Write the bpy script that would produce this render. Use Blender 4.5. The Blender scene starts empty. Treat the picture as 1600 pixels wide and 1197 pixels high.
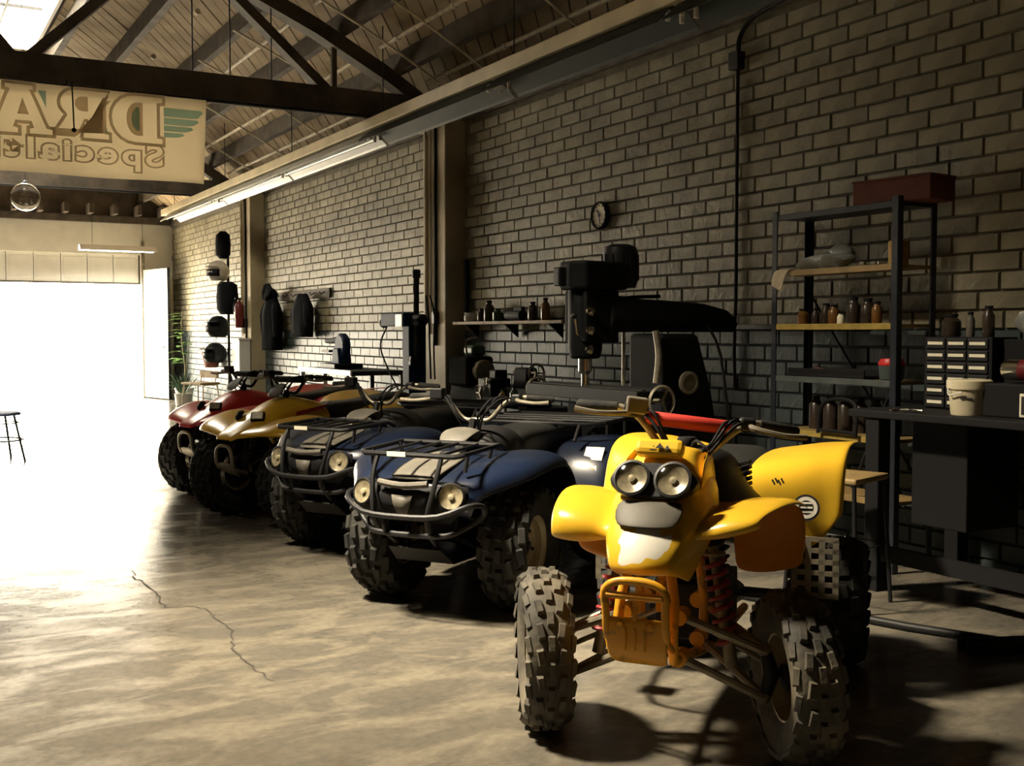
import bpy, bmesh, math, random
from mathutils import Vector, Matrix
random.seed(7)
S = bpy.context.scene
C = S.collection
PI = math.pi

# ------------------------------------------------------------------ camera
cam_d = bpy.data.cameras.new('camera')
cam_d.sensor_width = 36.0
cam_d.lens = 36.0 * 1739 / 1600
cam_d.clip_end = 300
CAM = bpy.data.objects.new('camera', cam_d)
C.objects.link(CAM)
CAM.location = (0, 0, 1.35)
AZ = math.radians(29.4)
CAM.rotation_euler = (PI / 2 - math.atan(79.5 / 1739), 0, -AZ)
S.camera = CAM

# ------------------------------------------------------------------ world (hazy bright sky), sun, exposure
SKY_STRENGTH = 38.0
w = bpy.data.worlds.new('world')
S.world = w
w.use_nodes = True
bg = w.node_tree.nodes['Background']
bg.inputs[0].default_value = (1.0, 0.90, 0.70, 1)
bg.inputs[1].default_value = SKY_STRENGTH
S.view_settings.view_transform = 'Standard'
S.view_settings.look = 'None'
S.view_settings.gamma = 1
S.view_settings.exposure = -0.15
S.view_settings.use_curve_mapping = False


def area_light(name, loc, rot, sx, sy, energy, color, portal=False, spread=PI):
    d = bpy.data.lights.new(name, 'AREA')
    d.shape = 'RECTANGLE'
    d.size = sx
    d.size_y = sy
    d.energy = energy
    d.color = color
    d.spread = spread
    d.cycles.is_portal = portal
    o = bpy.data.objects.new(name, d)
    C.objects.link(o)
    o.location = loc
    o.rotation_euler = rot
    return o


sun_d = bpy.data.lights.new('sun', 'SUN')
sun_d.energy = 85
sun_d.angle = math.radians(1.5)
sun_d.color = (1, .93, .80)
SUN = bpy.data.objects.new('sun', sun_d)
C.objects.link(SUN)
SUN.location = (0, 40, 30)
SUN.rotation_euler = Vector((0, -1, -1.15)).to_track_quat('-Z', 'Y').to_euler()
# daylight enters through the open garage door and two roof skylights
YB = 23.7
DOOR_X0, DOOR_X1, DOOR_H = -1.2, 4.62, 2.36
area_light('door_portal', ((DOOR_X0 + DOOR_X1) / 2, YB + 0.35, DOOR_H / 2), (PI / 2, 0, PI), DOOR_X1 - DOOR_X0, DOOR_H, 1, (1, 1, 1), True)
SKYL = [(-.8, -.05, 4.9, 5.7), (1.0, 1.9, 13.5, 16.9)]     # x0, x1, y0, y1 of the skylight openings
for k, (a, b, c, d) in enumerate(SKYL):
    area_light('skylight_portal', ((a + b) / 2, (c + d) / 2, 5.62), (0, 0, 0), b - a + .1, d - c + .1, 1, (1, 1, 1), True)
# sun-bright daylight falling through the near skylight
a, b, c, d = SKYL[0]
sd = Vector((2.9, -1.05, -5.3))
area_light('skylight_daylight', ((a + b) / 2, (c + d) / 2, 5.55), sd.to_track_quat('-Z', 'Y').to_euler(), b - a - .08, d - c - .08, 330, (1.0, .86, .64), False, math.radians(57))


# ------------------------------------------------------------------ materials
M = {}


def nn(nt, t, **kw):
    n = nt.nodes.new(t)
    for k, v in kw.items():
        setattr(n, k, v)
    return n


def mat(name, col, rough=.5, metal=0., spec=.5, var=.0, scale=8., col2=None, bump=0., bscale=40., trans=0., alpha=1., emit=None, coat=0., lo=.35, hi=.65):
    m = bpy.data.materials.new(name)
    m.use_nodes = True
    nt = m.node_tree
    p = nt.nodes['Principled BSDF']
    p.inputs['Base Color'].default_value = (*col, 1)
    p.inputs['Roughness'].default_value = rough
    p.inputs['Metallic'].default_value = metal
    p.inputs['Specular IOR Level'].default_value = spec
    p.inputs['Transmission Weight'].default_value = trans
    p.inputs['Coat Weight'].default_value = coat
    if emit:
        p.inputs['Emission Color'].default_value = (*emit[0], 1)
        p.inputs['Emission Strength'].default_value = emit[1]
    tc = nn(nt, 'ShaderNodeTexCoord')
    if col2 is None and var > 0:
        col2 = tuple(max(0, c * (1 - var)) for c in col)
    if col2 is not None:
        n = nn(nt, 'ShaderNodeTexNoise')
        n.inputs['Scale'].default_value = scale
        n.inputs['Detail'].default_value = 6
        r = nn(nt, 'ShaderNodeMapRange')
        r.inputs['From Min'].default_value = lo
        r.inputs['From Max'].default_value = hi
        mx = nn(nt, 'ShaderNodeMix', data_type='RGBA')
        mx.inputs[6].default_value = (*col, 1)
        mx.inputs[7].default_value = (*col2, 1)
        nt.links.new(tc.outputs['Object'], n.inputs['Vector'])
        nt.links.new(n.outputs['Fac'], r.inputs['Value'])
        nt.links.new(r.outputs[0], mx.inputs[0])
        nt.links.new(mx.outputs[2], p.inputs['Base Color'])
    if bump > 0:
        n = nn(nt, 'ShaderNodeTexNoise')
        n.inputs['Scale'].default_value = bscale
        n.inputs['Detail'].default_value = 5
        b = nn(nt, 'ShaderNodeBump')
        b.inputs['Strength'].default_value = bump
        b.inputs['Distance'].default_value = .01
        nt.links.new(tc.outputs['Object'], n.inputs['Vector'])
        nt.links.new(n.outputs['Fac'], b.inputs['Height'])
        nt.links.new(b.outputs[0], p.inputs['Normal'])
    M[name] = m
    return m


mat('cream_brick', (.295, .26, .17), .55, var=.42, scale=2.6, bump=.9, bscale=22)
mat('teal_brick', (.06, .08, .082), .5, var=.3, scale=1.5, bump=.4, bscale=30)
mat('mortar', (.165, .143, .095), .9, var=.4, scale=6, bump=.5)
mat('plaster', (.50, .42, .27), .6, var=.3, scale=2, bump=.3)
mat('white_wall', (.86, .83, .74), .6, var=.1, scale=3, bump=.2)
mat('dark_wall', (.10, .09, .07), .8, var=.3, scale=1)
mat('roof_board', (.42, .325, .20), .8, spec=.2, col2=(.27, .20, .12), scale=2.2, bump=.2, bscale=12)
mat('dark_timber', (.12, .095, .07), .75, var=.5, scale=5, bump=.3, bscale=18)
mat('roof_leak_skin', (.04, .04, .04), .9)
mat('lit_edge_and_tube_paint', (.70, .60, .42), .5, var=.3, scale=10)  # pale tone for light on the purlin edges; also the chair tubes
mat('cream_metal', (.85, .72, .47), .45, var=.2, scale=3)
mat('shade_green', (.018, .026, .02), .6, spec=.2)  # near reflectors coloured dark green to stand for their unlit insides
mat('trough_white', (.40, .385, .35), .4, var=.2, scale=3)
mat('white_enamel', (.78, .76, .72), .3)
mat('tube_glass', (.6, .6, .57), .25)
mat('lit_tube', (.9, .9, .85), .25, emit=((1, .95, .82), 260))
mat('white_paint', (.80, .78, .72), .5, var=.08, scale=4)
mat('black_metal', (.012, .012, .013), .5, spec=.3)
mat('black_plastic', (.018, .018, .019), .45, var=.3, scale=12, bump=.1, bscale=200)
mat('matte_black', (.010, .010, .011), .7, spec=.2)
mat('rubber', (.035, .033, .028), .75, col2=(.17, .145, .10), scale=7, bump=.25, bscale=60, lo=.35, hi=.7)
mat('rubber_dark', (.016, .017, .017), .8, spec=.2, col2=(.045, .043, .038), scale=9, bump=.25, bscale=60)
mat('seat_vinyl', (.018, .018, .017), .42, bump=.2, bscale=120)
mat('yellow_plastic', (.86, .52, .035), .28, var=.12, scale=6, coat=.15)
mat('shade_and_print_orange', (.80, .30, .02), .4, var=.1, scale=6)  # yellow plastic with its shade put into the colour; also the label print
mat('yellow_frame', (.80, .38, .02), .4, col2=(.30, .16, .03), scale=16, lo=.58, hi=.72)
mat('red_plastic', (.60, .035, .04), .3, var=.12, scale=6, coat=.15)
mat('red_pad', (.62, .05, .035), .5, var=.15, scale=10)
mat('red_spring', (.35, .03, .03), .4, var=.3, scale=20)
mat('blue_plastic', (.004, .010, .030), .32, col2=(.009, .013, .024), scale=4, coat=.2)
mat('grey_plastic', (.13, .118, .095), .6, var=.3, scale=10)
mat('dust_plastic', (.20, .175, .125), .65, var=.3, scale=8)
mat('bare_metal', (.36, .32, .24), .45, metal=.6, var=.3, scale=20)
mat('chrome', (.75, .72, .66), .15, metal=1.)
mat('rim_metal', (.55, .48, .33), .4, metal=.5, var=.25, scale=12)
mat('dark_iron', (.022, .022, .022), .5, spec=.3, metal=.3, var=.3, scale=15)
mat('machine_paint', (.007, .008, .008), .65, spec=.12, var=.3, scale=5)
mat('teal_paint', (.055, .075, .072), .5, var=.3, scale=3)
mat('blue_steel', (.016, .036, .095), .6, spec=.2, var=.2, scale=5)
mat('decal_white', (.75, .72, .62), .5)
mat('decal_black', (.02, .02, .02), .5)
mat('decal_red', (.32, .02, .03), .45)
mat('lens', (.36, .31, .20), .3, metal=.15, var=.45, scale=45)
mat('bulb', (.95, .85, .6), .1, metal=.6)
mat('bench_wood', (.34, .23, .09), .6, var=.35, scale=10)
mat('yellow_edge', (.42, .30, .07), .55, var=.3, scale=14)
mat('shelf_steel', (.020, .024, .034), .45, var=.3, scale=12)
mat('shelf_metal_edge', (.10, .115, .11), .45, var=.3, scale=12)
mat('bag_plastic', (.34, .36, .34), .4, var=.3, scale=14)
mat('rag_cloth', (.55, .46, .32), .9, var=.2, scale=20)
mat('bucket_plastic', (.72, .64, .44), .45, var=.12, scale=6)
mat('label_white', (.85, .80, .62), .6)
mat('card_red', (.15, .045, .03), .8, var=.3, scale=5)
mat('bottle_dark', (.045, .032, .022), .3, var=.3, scale=30)
mat('bottle_amber', (.16, .075, .02), .25)
mat('bottle_green', (.05, .10, .06), .3)
mat('can_yellow', (.45, .26, .05), .5, var=.3, scale=30)
mat('red_lid', (.55, .02, .02), .4)
mat('cloth_black', (.010, .011, .013), .95, spec=.05, bump=.5, bscale=25)
mat('cloth_grey', (.016, .017, .02), .95, spec=.05, bump=.4, bscale=25)
mat('leaf_light', (.22, .42, .08), .5, var=.3, scale=20)
mat('leaf_dark', (.06, .13, .06), .5, var=.3, scale=20)
mat('stem', (.20, .17, .09), .7)
mat('terracotta', (.28, .09, .06), .7, var=.2, scale=8)
mat('soil', (.04, .03, .02), .95)
mat('helmet_dark', (.010, .012, .015), .35, spec=.3)
mat('helmet_white', (.65, .62, .56), .25)
mat('banner_cloth', (.88, .80, .64), .8, var=.06, scale=2)
mat('banner_cream', (.86, .72, .48), .8)
mat('banner_grey', (.50, .43, .33), .8)
mat('banner_teal', (.36, .56, .56), .8)
mat('clock_face', (.85, .80, .65), .4)
mat('asphalt', (.55, .50, .42), .8, var=.2, scale=2)
mat('glass', (1, 1, 1), .0, trans=1.)
M['glass'].node_tree.nodes['Principled BSDF'].inputs['IOR'].default_value = 1.45
m = bpy.data.materials.new('clear_lens')
m.use_nodes = True
nt = m.node_tree
nt.nodes.clear()
_o, _t, _g, _x = nn(nt, 'ShaderNodeOutputMaterial'), nn(nt, 'ShaderNodeBsdfTransparent'), nn(nt, 'ShaderNodeBsdfGlossy'), nn(nt, 'ShaderNodeMixShader')
_g.inputs['Roughness'].default_value = .06
_x.inputs[0].default_value = .07
nt.links.new(_t.outputs[0], _x.inputs[1])
nt.links.new(_g.outputs[0], _x.inputs[2])
nt.links.new(_x.outputs[0], _o.inputs[0])
M['clear_lens'] = m
mat('ext_red', (.12, .012, .014), .35)
mat('crack_dark', (.03, .026, .02), .95)


def wainscot(name, low, zz=1.365):
    nt = M[name].node_tree
    p = nt.nodes['Principled BSDF']
    src = p.inputs['Base Color'].links[0].from_socket
    g = nn(nt, 'ShaderNodeNewGeometry')
    sx = nn(nt, 'ShaderNodeSeparateXYZ')
    lt_ = nn(nt, 'ShaderNodeMath', operation='LESS_THAN')
    lt_.inputs[1].default_value = zz
    x = nn(nt, 'ShaderNodeMix', data_type='RGBA')
    nt.links.new(g.outputs['Position'], sx.inputs[0])
    nt.links.new(sx.outputs[2], lt_.inputs[0])
    nt.links.new(lt_.outputs[0], x.inputs[0])
    nt.links.new(src, x.inputs[6])
    x.inputs[7].default_value = (*low, 1)
    nt.links.new(x.outputs[2], p.inputs['Base Color'])


wainscot('mortar', (.045, .060, .061))


def translucent(name, w):
    nt = M[name].node_tree
    p = nt.nodes['Principled BSDF']
    t = nn(nt, 'ShaderNodeBsdfTranslucent')
    mx = nn(nt, 'ShaderNodeMixShader')
    mx.inputs[0].default_value = w
    if p.inputs['Base Color'].links:
        nt.links.new(p.inputs['Base Color'].links[0].from_socket, t.inputs['Color'])
    else:
        t.inputs['Color'].default_value = p.inputs['Base Color'].default_value
    nt.links.new(p.outputs[0], mx.inputs[1])
    nt.links.new(t.outputs[0], mx.inputs[2])
    nt.links.new(mx.outputs[0], nt.nodes['Material Output'].inputs['Surface'])


for k in ('banner_cloth', 'banner_cream', 'banner_grey', 'banner_teal'):
    translucent(k, .75)


def floor_material():
    m = bpy.data.materials.new('worn_concrete')
    m.use_nodes = True
    nt = m.node_tree
    L = nt.links
    p = nt.nodes['Principled BSDF']
    tc = nn(nt, 'ShaderNodeTexCoord')
    mp = nn(nt, 'ShaderNodeMapping')
    mp.inputs['Rotation'].default_value = (0, 0, .5)
    mp.inputs['Scale'].default_value = (1.0, 2.1, 1)
    L.new(tc.outputs['Object'], mp.inputs['Vector'])

    def noise(sc, det, vec, dist=0):
        n = nn(nt, 'ShaderNodeTexNoise')
        n.inputs['Scale'].default_value = sc
        n.inputs['Detail'].default_value = det
        n.inputs['Roughness'].default_value = .62
        n.inputs['Distortion'].default_value = dist
        L.new(vec, n.inputs['Vector'])
        return n.outputs['Fac']

    def rng(v, a, b):
        r = nn(nt, 'ShaderNodeMapRange')
        r.inputs['From Min'].default_value = a
        r.inputs['From Max'].default_value = b
        L.new(v, r.inputs['Value'])
        return r.outputs[0]

    def mix(f, a, b):
        x = nn(nt, 'ShaderNodeMix', data_type='RGBA')
        L.new(f, x.inputs[0])
        for i, v in ((6, a), (7, b)):
            if isinstance(v, tuple):
                x.inputs[i].default_value = (*v, 1)
            else:
                L.new(v, x.inputs[i])
        return x.outputs[2]
    big = rng(noise(.55, 3, mp.outputs[0]), .35, .65)
    base = mix(big, (.11, .101, .085), (.14, .126, .101))
    patch = rng(noise(2.4, 15, mp.outputs[0], .6), .455, .60)
    c = mix(patch, base, (.195, .173, .135))
    dark = rng(noise(1.1, 9, tc.outputs['Object'], .5), .58, .70)
    c = mix(dark, c, (.12, .095, .07))
    fine = rng(noise(24, 6, tc.outputs['Object']), .30, .75)
    c2 = mix(fine, (.80, .80, .80), (1.12, 1.1, 1.05))
    mm = nn(nt, 'ShaderNodeMix', data_type='RGBA', blend_type='MULTIPLY')
    mm.inputs[0].default_value = 1
    L.new(c, mm.inputs[6])
    L.new(c2, mm.inputs[7])
    L.new(mm.outputs[2], p.inputs['Base Color'])
    r = nn(nt, 'ShaderNodeMapRange')
    r.inputs['To Min'].default_value = .17
    r.inputs['To Max'].default_value = .27
    L.new(patch, r.inputs['Value'])
    L.new(r.outputs[0], p.inputs['Roughness'])
    b = nn(nt, 'ShaderNodeBump')
    b.inputs['Strength'].default_value = .12
    b.inputs['Distance'].default_value = .004
    L.new(noise(30, 6, tc.outputs['Object']), b.inputs['Height'])
    L.new(b.outputs[0], p.inputs['Normal'])
    p.inputs['Specular IOR Level'].default_value = .22
    M['floor'] = m


floor_material()


def decal_yellow():
    """yellow plastic with a white splash print on the nose"""
    m = M['yellow_plastic'].copy()
    m.name = 'yellow_nose'
    nt = m.node_tree
    L = nt.links
    p = nt.nodes['Principled BSDF']
    src = p.inputs['Base Color'].links[0].from_socket
    tc = nn(nt, 'ShaderNodeTexCoord')
    n = nn(nt, 'ShaderNodeTexNoise')
    n.inputs['Scale'].default_value = 16
    n.inputs['Detail'].default_value = 1
    L.new(tc.outputs['Object'], n.inputs['Vector'])
    d = nn(nt, 'ShaderNodeVectorMath', operation='DISTANCE')
    d.inputs[1].default_value = (.26, 0.0, .70)
    L.new(tc.outputs['Object'], d.inputs[0])
    a = nn(nt, 'ShaderNodeMath', operation='MULTIPLY_ADD')
    a.inputs[1].default_value = .10
    L.new(n.outputs['Fac'], a.inputs[0])
    L.new(d.outputs['Value'], a.inputs[2])
    s = nn(nt, 'ShaderNodeMath', operation='LESS_THAN')
    s.inputs[1].default_value = .118
    L.new(a.outputs[0], s.inputs[0])
    x = nn(nt, 'ShaderNodeMix', data_type='RGBA')
    L.new(s.outputs[0], x.inputs[0])
    L.new(src, x.inputs[6])
    x.inputs[7].default_value = (.85, .82, .72, 1)
    L.new(x.outputs[2], p.inputs['Base Color'])
    M['yellow_nose'] = m


decal_yellow()


# ------------------------------------------------------------------ mesh builder
class MB:
    def __init__(self):
        self.v = []
        self.f = []

    def add(self, vs, fs):
        o = len(self.v)
        self.v += [tuple(x) for x in vs]
        self.f += [tuple(i + o for i in f) for f in fs]
        return self

    def box(self, c, s, rot=None):
        x, y, z = (k / 2 for k in s)
        vs = [Vector((i * x, j * y, k * z)) for i in (-1, 1) for j in (-1, 1) for k in (-1, 1)]
        if rot is not None:
            R = rot if isinstance(rot, Matrix) else Matrix.Rotation(rot, 3, 'Z')
            vs = [R @ a for a in vs]
        return self.add([a + Vector(c) for a in vs], [(0, 1, 3, 2), (4, 6, 7, 5), (0, 4, 5, 1), (2, 3, 7, 6), (0, 2, 6, 4), (1, 5, 7, 3)])

    def beam(self, a, b, wd, ht, upv=(0, 0, 1)):
        a, b = Vector(a), Vector(b)
        t = (b - a).normalized()
        s = t.cross(Vector(upv))
        if s.length < 1e-5:
            s = t.cross(Vector((1, 0, 0)))
        s.normalize()
        u = s.cross(t)
        vs = [q + s * i * wd / 2 + u * j * ht / 2 for q in (a, b) for i, j in ((-1, -1), (1, -1), (1, 1), (-1, 1))]
        return self.add(vs, [(3, 2, 1, 0), (4, 5, 6, 7)] + [(i, (i + 1) % 4, (i + 1) % 4 + 4, i + 4) for i in range(4)])

    def tube(self, pts, r, n=8, closed=False, smooth=0):
        pts = [Vector(p) for p in pts]
        rs = r if isinstance(r, (list, tuple)) else [r] * len(pts)
        if smooth:
            pts, rs = catmull(pts, rs, smooth, closed)
        m = len(pts)
        prev = None
        rings = []
        for i in range(m):
            if closed:
                t = pts[(i + 1) % m] - pts[i - 1]
            else:
                t = pts[min(i + 1, m - 1)] - pts[max(i - 1, 0)]
            t.normalize()
            if prev is None:
                s = t.cross(Vector((0, 0, 1)))
                if s.length < 1e-3:
                    s = t.cross(Vector((1, 0, 0)))
            else:
                s = prev - t * prev.dot(t)
            s.normalize()
            prev = s
            u = t.cross(s)
            rings.append([pts[i] + (s * math.cos(a) + u * math.sin(a)) * rs[i] for a in (2 * PI * k / n for k in range(n))])
        vs = [p for rg in rings for p in rg]
        fs = []
        for i in range(m if closed else m - 1):
            j = (i + 1) % m
            for k in range(n):
                l = (k + 1) % n
                fs.append((i * n + k, i * n + l, j * n + l, j * n + k))
        if not closed:
            fs.append(tuple(range(n))[::-1])
            fs.append(tuple((m - 1) * n + k for k in range(n)))
        return self.add(vs, fs)

    def lathe(self, prof, n=24, c=(0, 0, 0), axis='Z', cap=True, ang=2 * PI):
        vs = []
        full = ang > 2 * PI - 1e-3
        cnt = n if full else n + 1
        for i in range(cnt):
            a = ang * i / n
            for r, z in prof:
                x, y = r * math.cos(a), r * math.sin(a)
                if axis == 'Z':
                    q = (x, y, z)
                elif axis == 'Y':
                    q = (x, z, y)
                else:
                    q = (z, x, y)
                vs.append(Vector(q) + Vector(c))
        m = len(prof)
        fs = []
        for i in range(n):
            j = (i + 1) % cnt
            for k in range(m - 1):
                fs.append((i * m + k, j * m + k, j * m + k + 1, i * m + k + 1))
        if cap and full:
            if prof[0][0] > 1e-6:
                fs.append(tuple(i * m for i in range(n))[::-1])
            if prof[-1][0] > 1e-6:
                fs.append(tuple(i * m + m - 1 for i in range(n)))
        return self.add(vs, fs)

    def sphere(self, c, r, n=16, m=10):
        r = r if isinstance(r, (tuple, list)) else (r, r, r)
        vs = [(0, 0, 1)]
        for i in range(1, m):
            a = PI * i / m
            for k in range(n):
                b = 2 * PI * k / n
                vs.append((math.sin(a) * math.cos(b), math.sin(a) * math.sin(b), math.cos(a)))
        vs.append((0, 0, -1))
        fs = [(0, 1 + k, 1 + (k + 1) % n) for k in range(n)]
        for i in range(m - 2):
            for k in range(n):
                a, b = 1 + i * n, 1 + (i + 1) * n
                fs.append((a + k, b + k, b + (k + 1) % n, a + (k + 1) % n))
        e = len(vs) - 1
        fs += [(e, e - n + (k + 1) % n, e - n + k) for k in range(n)]
        return self.add([(c[0] + x * r[0], c[1] + y * r[1], c[2] + z * r[2]) for x, y, z in vs], fs)

    def loft(self, secs, closed=False, cap=False):
        m = len(secs[0])
        vs = [p for s in secs for p in s]
        fs = []
        for i in range(len(secs) - 1):
            for k in range(m if closed else m - 1):
                l = (k + 1) % m
                fs.append((i * m + k, i * m + l, (i + 1) * m + l, (i + 1) * m + k))
        if cap:
            fs.append(tuple(range(m))[::-1])
            fs.append(tuple((len(secs) - 1) * m + k for k in range(m)))
        return self.add(vs, fs)

    def prism(self, poly, axis, a, b):
        """poly in the two other axes, extruded along axis from a to b"""
        n = len(poly)

        def q(p, t):
            return {'X': (t, p[0], p[1]), 'Y': (p[0], t, p[1]), 'Z': (p[0], p[1], t)}[axis]
        vs = [q(p, a) for p in poly] + [q(p, b) for p in poly]
        fs = [tuple(range(n))[::-1], tuple(range(n, 2 * n))] + [(i, (i + 1) % n, (i + 1) % n + n, i + n) for i in range(n)]
        return self.add(vs, fs)

    def xf(self, Mx):
        self.v = [tuple(Mx @ Vector(p)) for p in self.v]
        return self

    def mesh(self, name, smooth=True, angle=40):
        me = bpy.data.meshes.new(name)
        me.from_pydata(self.v, [], self.f)
        bm = bmesh.new()
        bm.from_mesh(me)
        bmesh.ops.recalc_face_normals(bm, faces=bm.faces)
        bm.to_mesh(me)
        bm.free()
        if smooth:
            for p in me.polygons:
                p.use_smooth = True
            me.set_sharp_from_angle(angle=math.radians(angle))
        return me

    def build(self, name, m, parent=None, smooth=True, angle=40, bevel=0, sub=0, solid=0, loc=None, rot=None):
        me = self.mesh(name, smooth, angle)
        me.materials.append(M[m] if isinstance(m, str) else m)
        o = bpy.data.objects.new(name, me)
        C.objects.link(o)
        if parent:
            o.parent = parent
        if loc:
            o.location = loc
        if rot:
            o.rotation_euler = rot
        if solid:
            x = o.modifiers.new('solid', 'SOLIDIFY')
            x.thickness = solid
            x.offset = -1
        if bevel:
            x = o.modifiers.new('bevel', 'BEVEL')
            x.width = bevel
            x.segments = 2
            x.limit_method = 'ANGLE'
        if sub:
            x = o.modifiers.new('sub', 'SUBSURF')
            x.levels = sub
            x.render_levels = sub
        return o


def catmull(pts, rs, k, closed=False):
    n = len(pts)
    out, orr = [], []
    for i in range(n if closed else n - 1):
        if closed:
            p0, p1, p2, p3 = pts[i - 1], pts[i], pts[(i + 1) % n], pts[(i + 2) % n]
        else:
            p0, p1, p2, p3 = pts[max(i - 1, 0)], pts[i], pts[i + 1], pts[min(i + 2, n - 1)]
        for j in range(k):
            t = j / k
            out.append(.5 * ((2 * p1) + (p2 - p0) * t + (2 * p0 - 5 * p1 + 4 * p2 - p3) * t * t + (3 * p1 - p0 - 3 * p2 + p3) * t ** 3))
            orr.append(rs[i] * (1 - t) + rs[(i + 1) % n] * t)
    if not closed:
        out.append(pts[-1])
        orr.append(rs[-1])
    return out, orr


def tag(o, label, cat, group=None):
    o['label'] = label
    o['category'] = cat
    if group:
        o['group'] = group
    return o


def thing(name, label, cat, loc=(0, 0, 0), rz=0, group=None):
    o = bpy.data.objects.new(name, None)
    C.objects.link(o)
    o.empty_display_size = .1
    o.location = loc
    o.rotation_euler = (0, 0, rz)
    return tag(o, label, cat, group)


def struct(o):
    o['kind'] = 'structure'
    return o


def copy_tree(o, parent=None):
    c = o.copy()
    C.objects.link(c)
    c.parent = parent
    for ch in o.children:
        copy_tree(ch, c)
    return c


def place(me, name, parent, loc=(0, 0, 0), rot=(0, 0, 0), scale=None):
    o = bpy.data.objects.new(name, me)
    C.objects.link(o)
    o.parent = parent
    o.location = loc
    o.rotation_euler = rot
    if scale:
        o.scale = scale
    return o

# ================================================================== the setting
XW = 5.25
WALL_TOP = 3.52


def zdeck(x):
    return 3.55 + 1.95 * (1 - (x / 5.6) ** 2)


fl = MB().add([(-5.4, -4, 0), (5.4, -4, 0), (5.4, YB + .3, 0), (-5.4, YB + .3, 0)], [(0, 1, 2, 3)]).build('floor', 'floor', smooth=False)
struct(fl)
# the crack that wanders across the slab
pts = [(1.204, 6.529), (1.171, 6.265), (1.185, 6.08), (1.195, 5.826), (1.169, 5.654), (1.18, 5.53), (1.268, 5.509), (1.326, 5.418), (1.334, 5.301), (1.337, 5.137), (1.333, 4.936), (1.293, 4.78), (1.256, 4.558), (1.259, 4.383), (1.27, 4.242), (1.285, 4.142)]
rr = random.Random(3)
path = []
for i in range(len(pts) - 1):
    for j in range(4):
        t = j / 4
        path.append((pts[i][0] + (pts[i + 1][0] - pts[i][0]) * t + rr.uniform(-.014, .014), pts[i][1] + (pts[i + 1][1] - pts[i][1]) * t + rr.uniform(-.014, .014)))
vs, fs = [], []
for i, (x, y) in enumerate(path):
    wd = .0028 + .0028 * rr.random()
    if i < 3 or i > len(path) - 4:
        wd *= .5
    vs += [(x - wd, y, .0012), (x + wd, y + wd, .0012)]
    if i:
        fs.append((2 * i - 2, 2 * i - 1, 2 * i + 1, 2 * i))
MB().add(vs, fs).build('crack', 'crack_dark', fl, smooth=False)

# --- right wall: mortar backing, bricks, pilasters, ledge
mb = MB().box((XW + .16, (YB - 4) / 2, WALL_TOP / 2), (.30, YB + 4, WALL_TOP))
wall_r = struct(mb.build('wall_right', 'mortar', smooth=False))
CH, BL, JT = .105, .305, .009


def brick_mb(ln, proud=.0):
    h, b, d = CH - JT, .005, .018
    x0, x1 = .012, -d + .012 - proud
    y, z = ln / 2, h / 2
    vs = [(x0, -y, -z), (x0, y, -z), (x0, y, z), (x0, -y, z), (x1, -y + b, -z + b), (x1, y - b, -z + b), (x1, y - b, z - b), (x1, -y + b, z - b)]
    return vs, [(4, 5, 6, 7), (0, 1, 5, 4), (1, 2, 6, 5), (2, 3, 7, 6), (3, 0, 4, 7)]


brk = {}
for kname in ('cream_brick', 'teal_brick'):
    me = MB().add(*brick_mb(BL - JT)).mesh('brick', False)
    me.materials.append(M[kname])
    brk[kname] = me
PIL = [(10.32, 10.86), (17.3, 17.85)]
rr = random.Random(11)
cand = []
fx, fy = math.sin(AZ), math.cos(AZ)
for r in range(int(WALL_TOP / CH)):
    off = (r % 2) * BL / 2 + rr.uniform(-.05, .05)
    k = 0
    while True:
        y = 1.2 + off + k * BL
        k += 1
        if y > YB - .1:
            break
        if any(a - .16 < y < b + .16 for a, b in PIL):
            continue
        z = (r + .5) * CH
        if r * CH + CH > WALL_TOP:
            continue
        cand.append((y, z, r, XW - rr.uniform(0, .006), rr.uniform(-.004, .004)))


def inview(y, z):
    d = XW * fx + y * fy
    u = (XW * fy - y * fx) / d * 1739
    v = (z - 1.35) / d * 1739
    return abs(u) < 815 and v < 530


vis = sorted([c for c in cand if inview(c[0], c[1])], key=lambda c: c[0] ** 2 + (c[1] - 1.35) ** 2)
near = set(vis[:300])
rest = {'cream_brick': MB(), 'teal_brick': MB()}
bvs, bfs = brick_mb(BL - JT)
for c in cand:
    y, z, r, x, tw = c
    kname = 'teal_brick' if r < 13 else 'cream_brick'
    if c in near:
        place(brk[kname], 'brick', wall_r, (x, y, z), (0, 0, tw * 2))
    else:
        rest[kname].add([(a + x, b + y, d + z) for a, b, d in bvs], bfs)
for kname in rest:
    o = rest[kname].build('brick_courses', kname, wall_r, smooth=False)
    o['kind'] = 'stuff'
for a, b in PIL:
    p = MB().box((XW - .10, (a + b) / 2, (WALL_TOP + .12) / 2), (.24, b - a, WALL_TOP + .12)).build('pilaster', 'plaster', wall_r, smooth=False, bevel=.012)
for sx in (-1, 1):
    struct(MB().box((sx * (XW + .12), (YB - 4) / 2, WALL_TOP + .19), (.30, YB + 4.6, .38)).build('trim_%d' % (4 + sx), 'dark_timber', smooth=False))
# dark ledge strip along the top of the painted wainscot
led = MB().box((XW - .04, 6.0, 1.385), (.06, 2.3, .035)).build('trim_1', 'black_plastic', smooth=False, bevel=.004)
struct(led)

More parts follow.
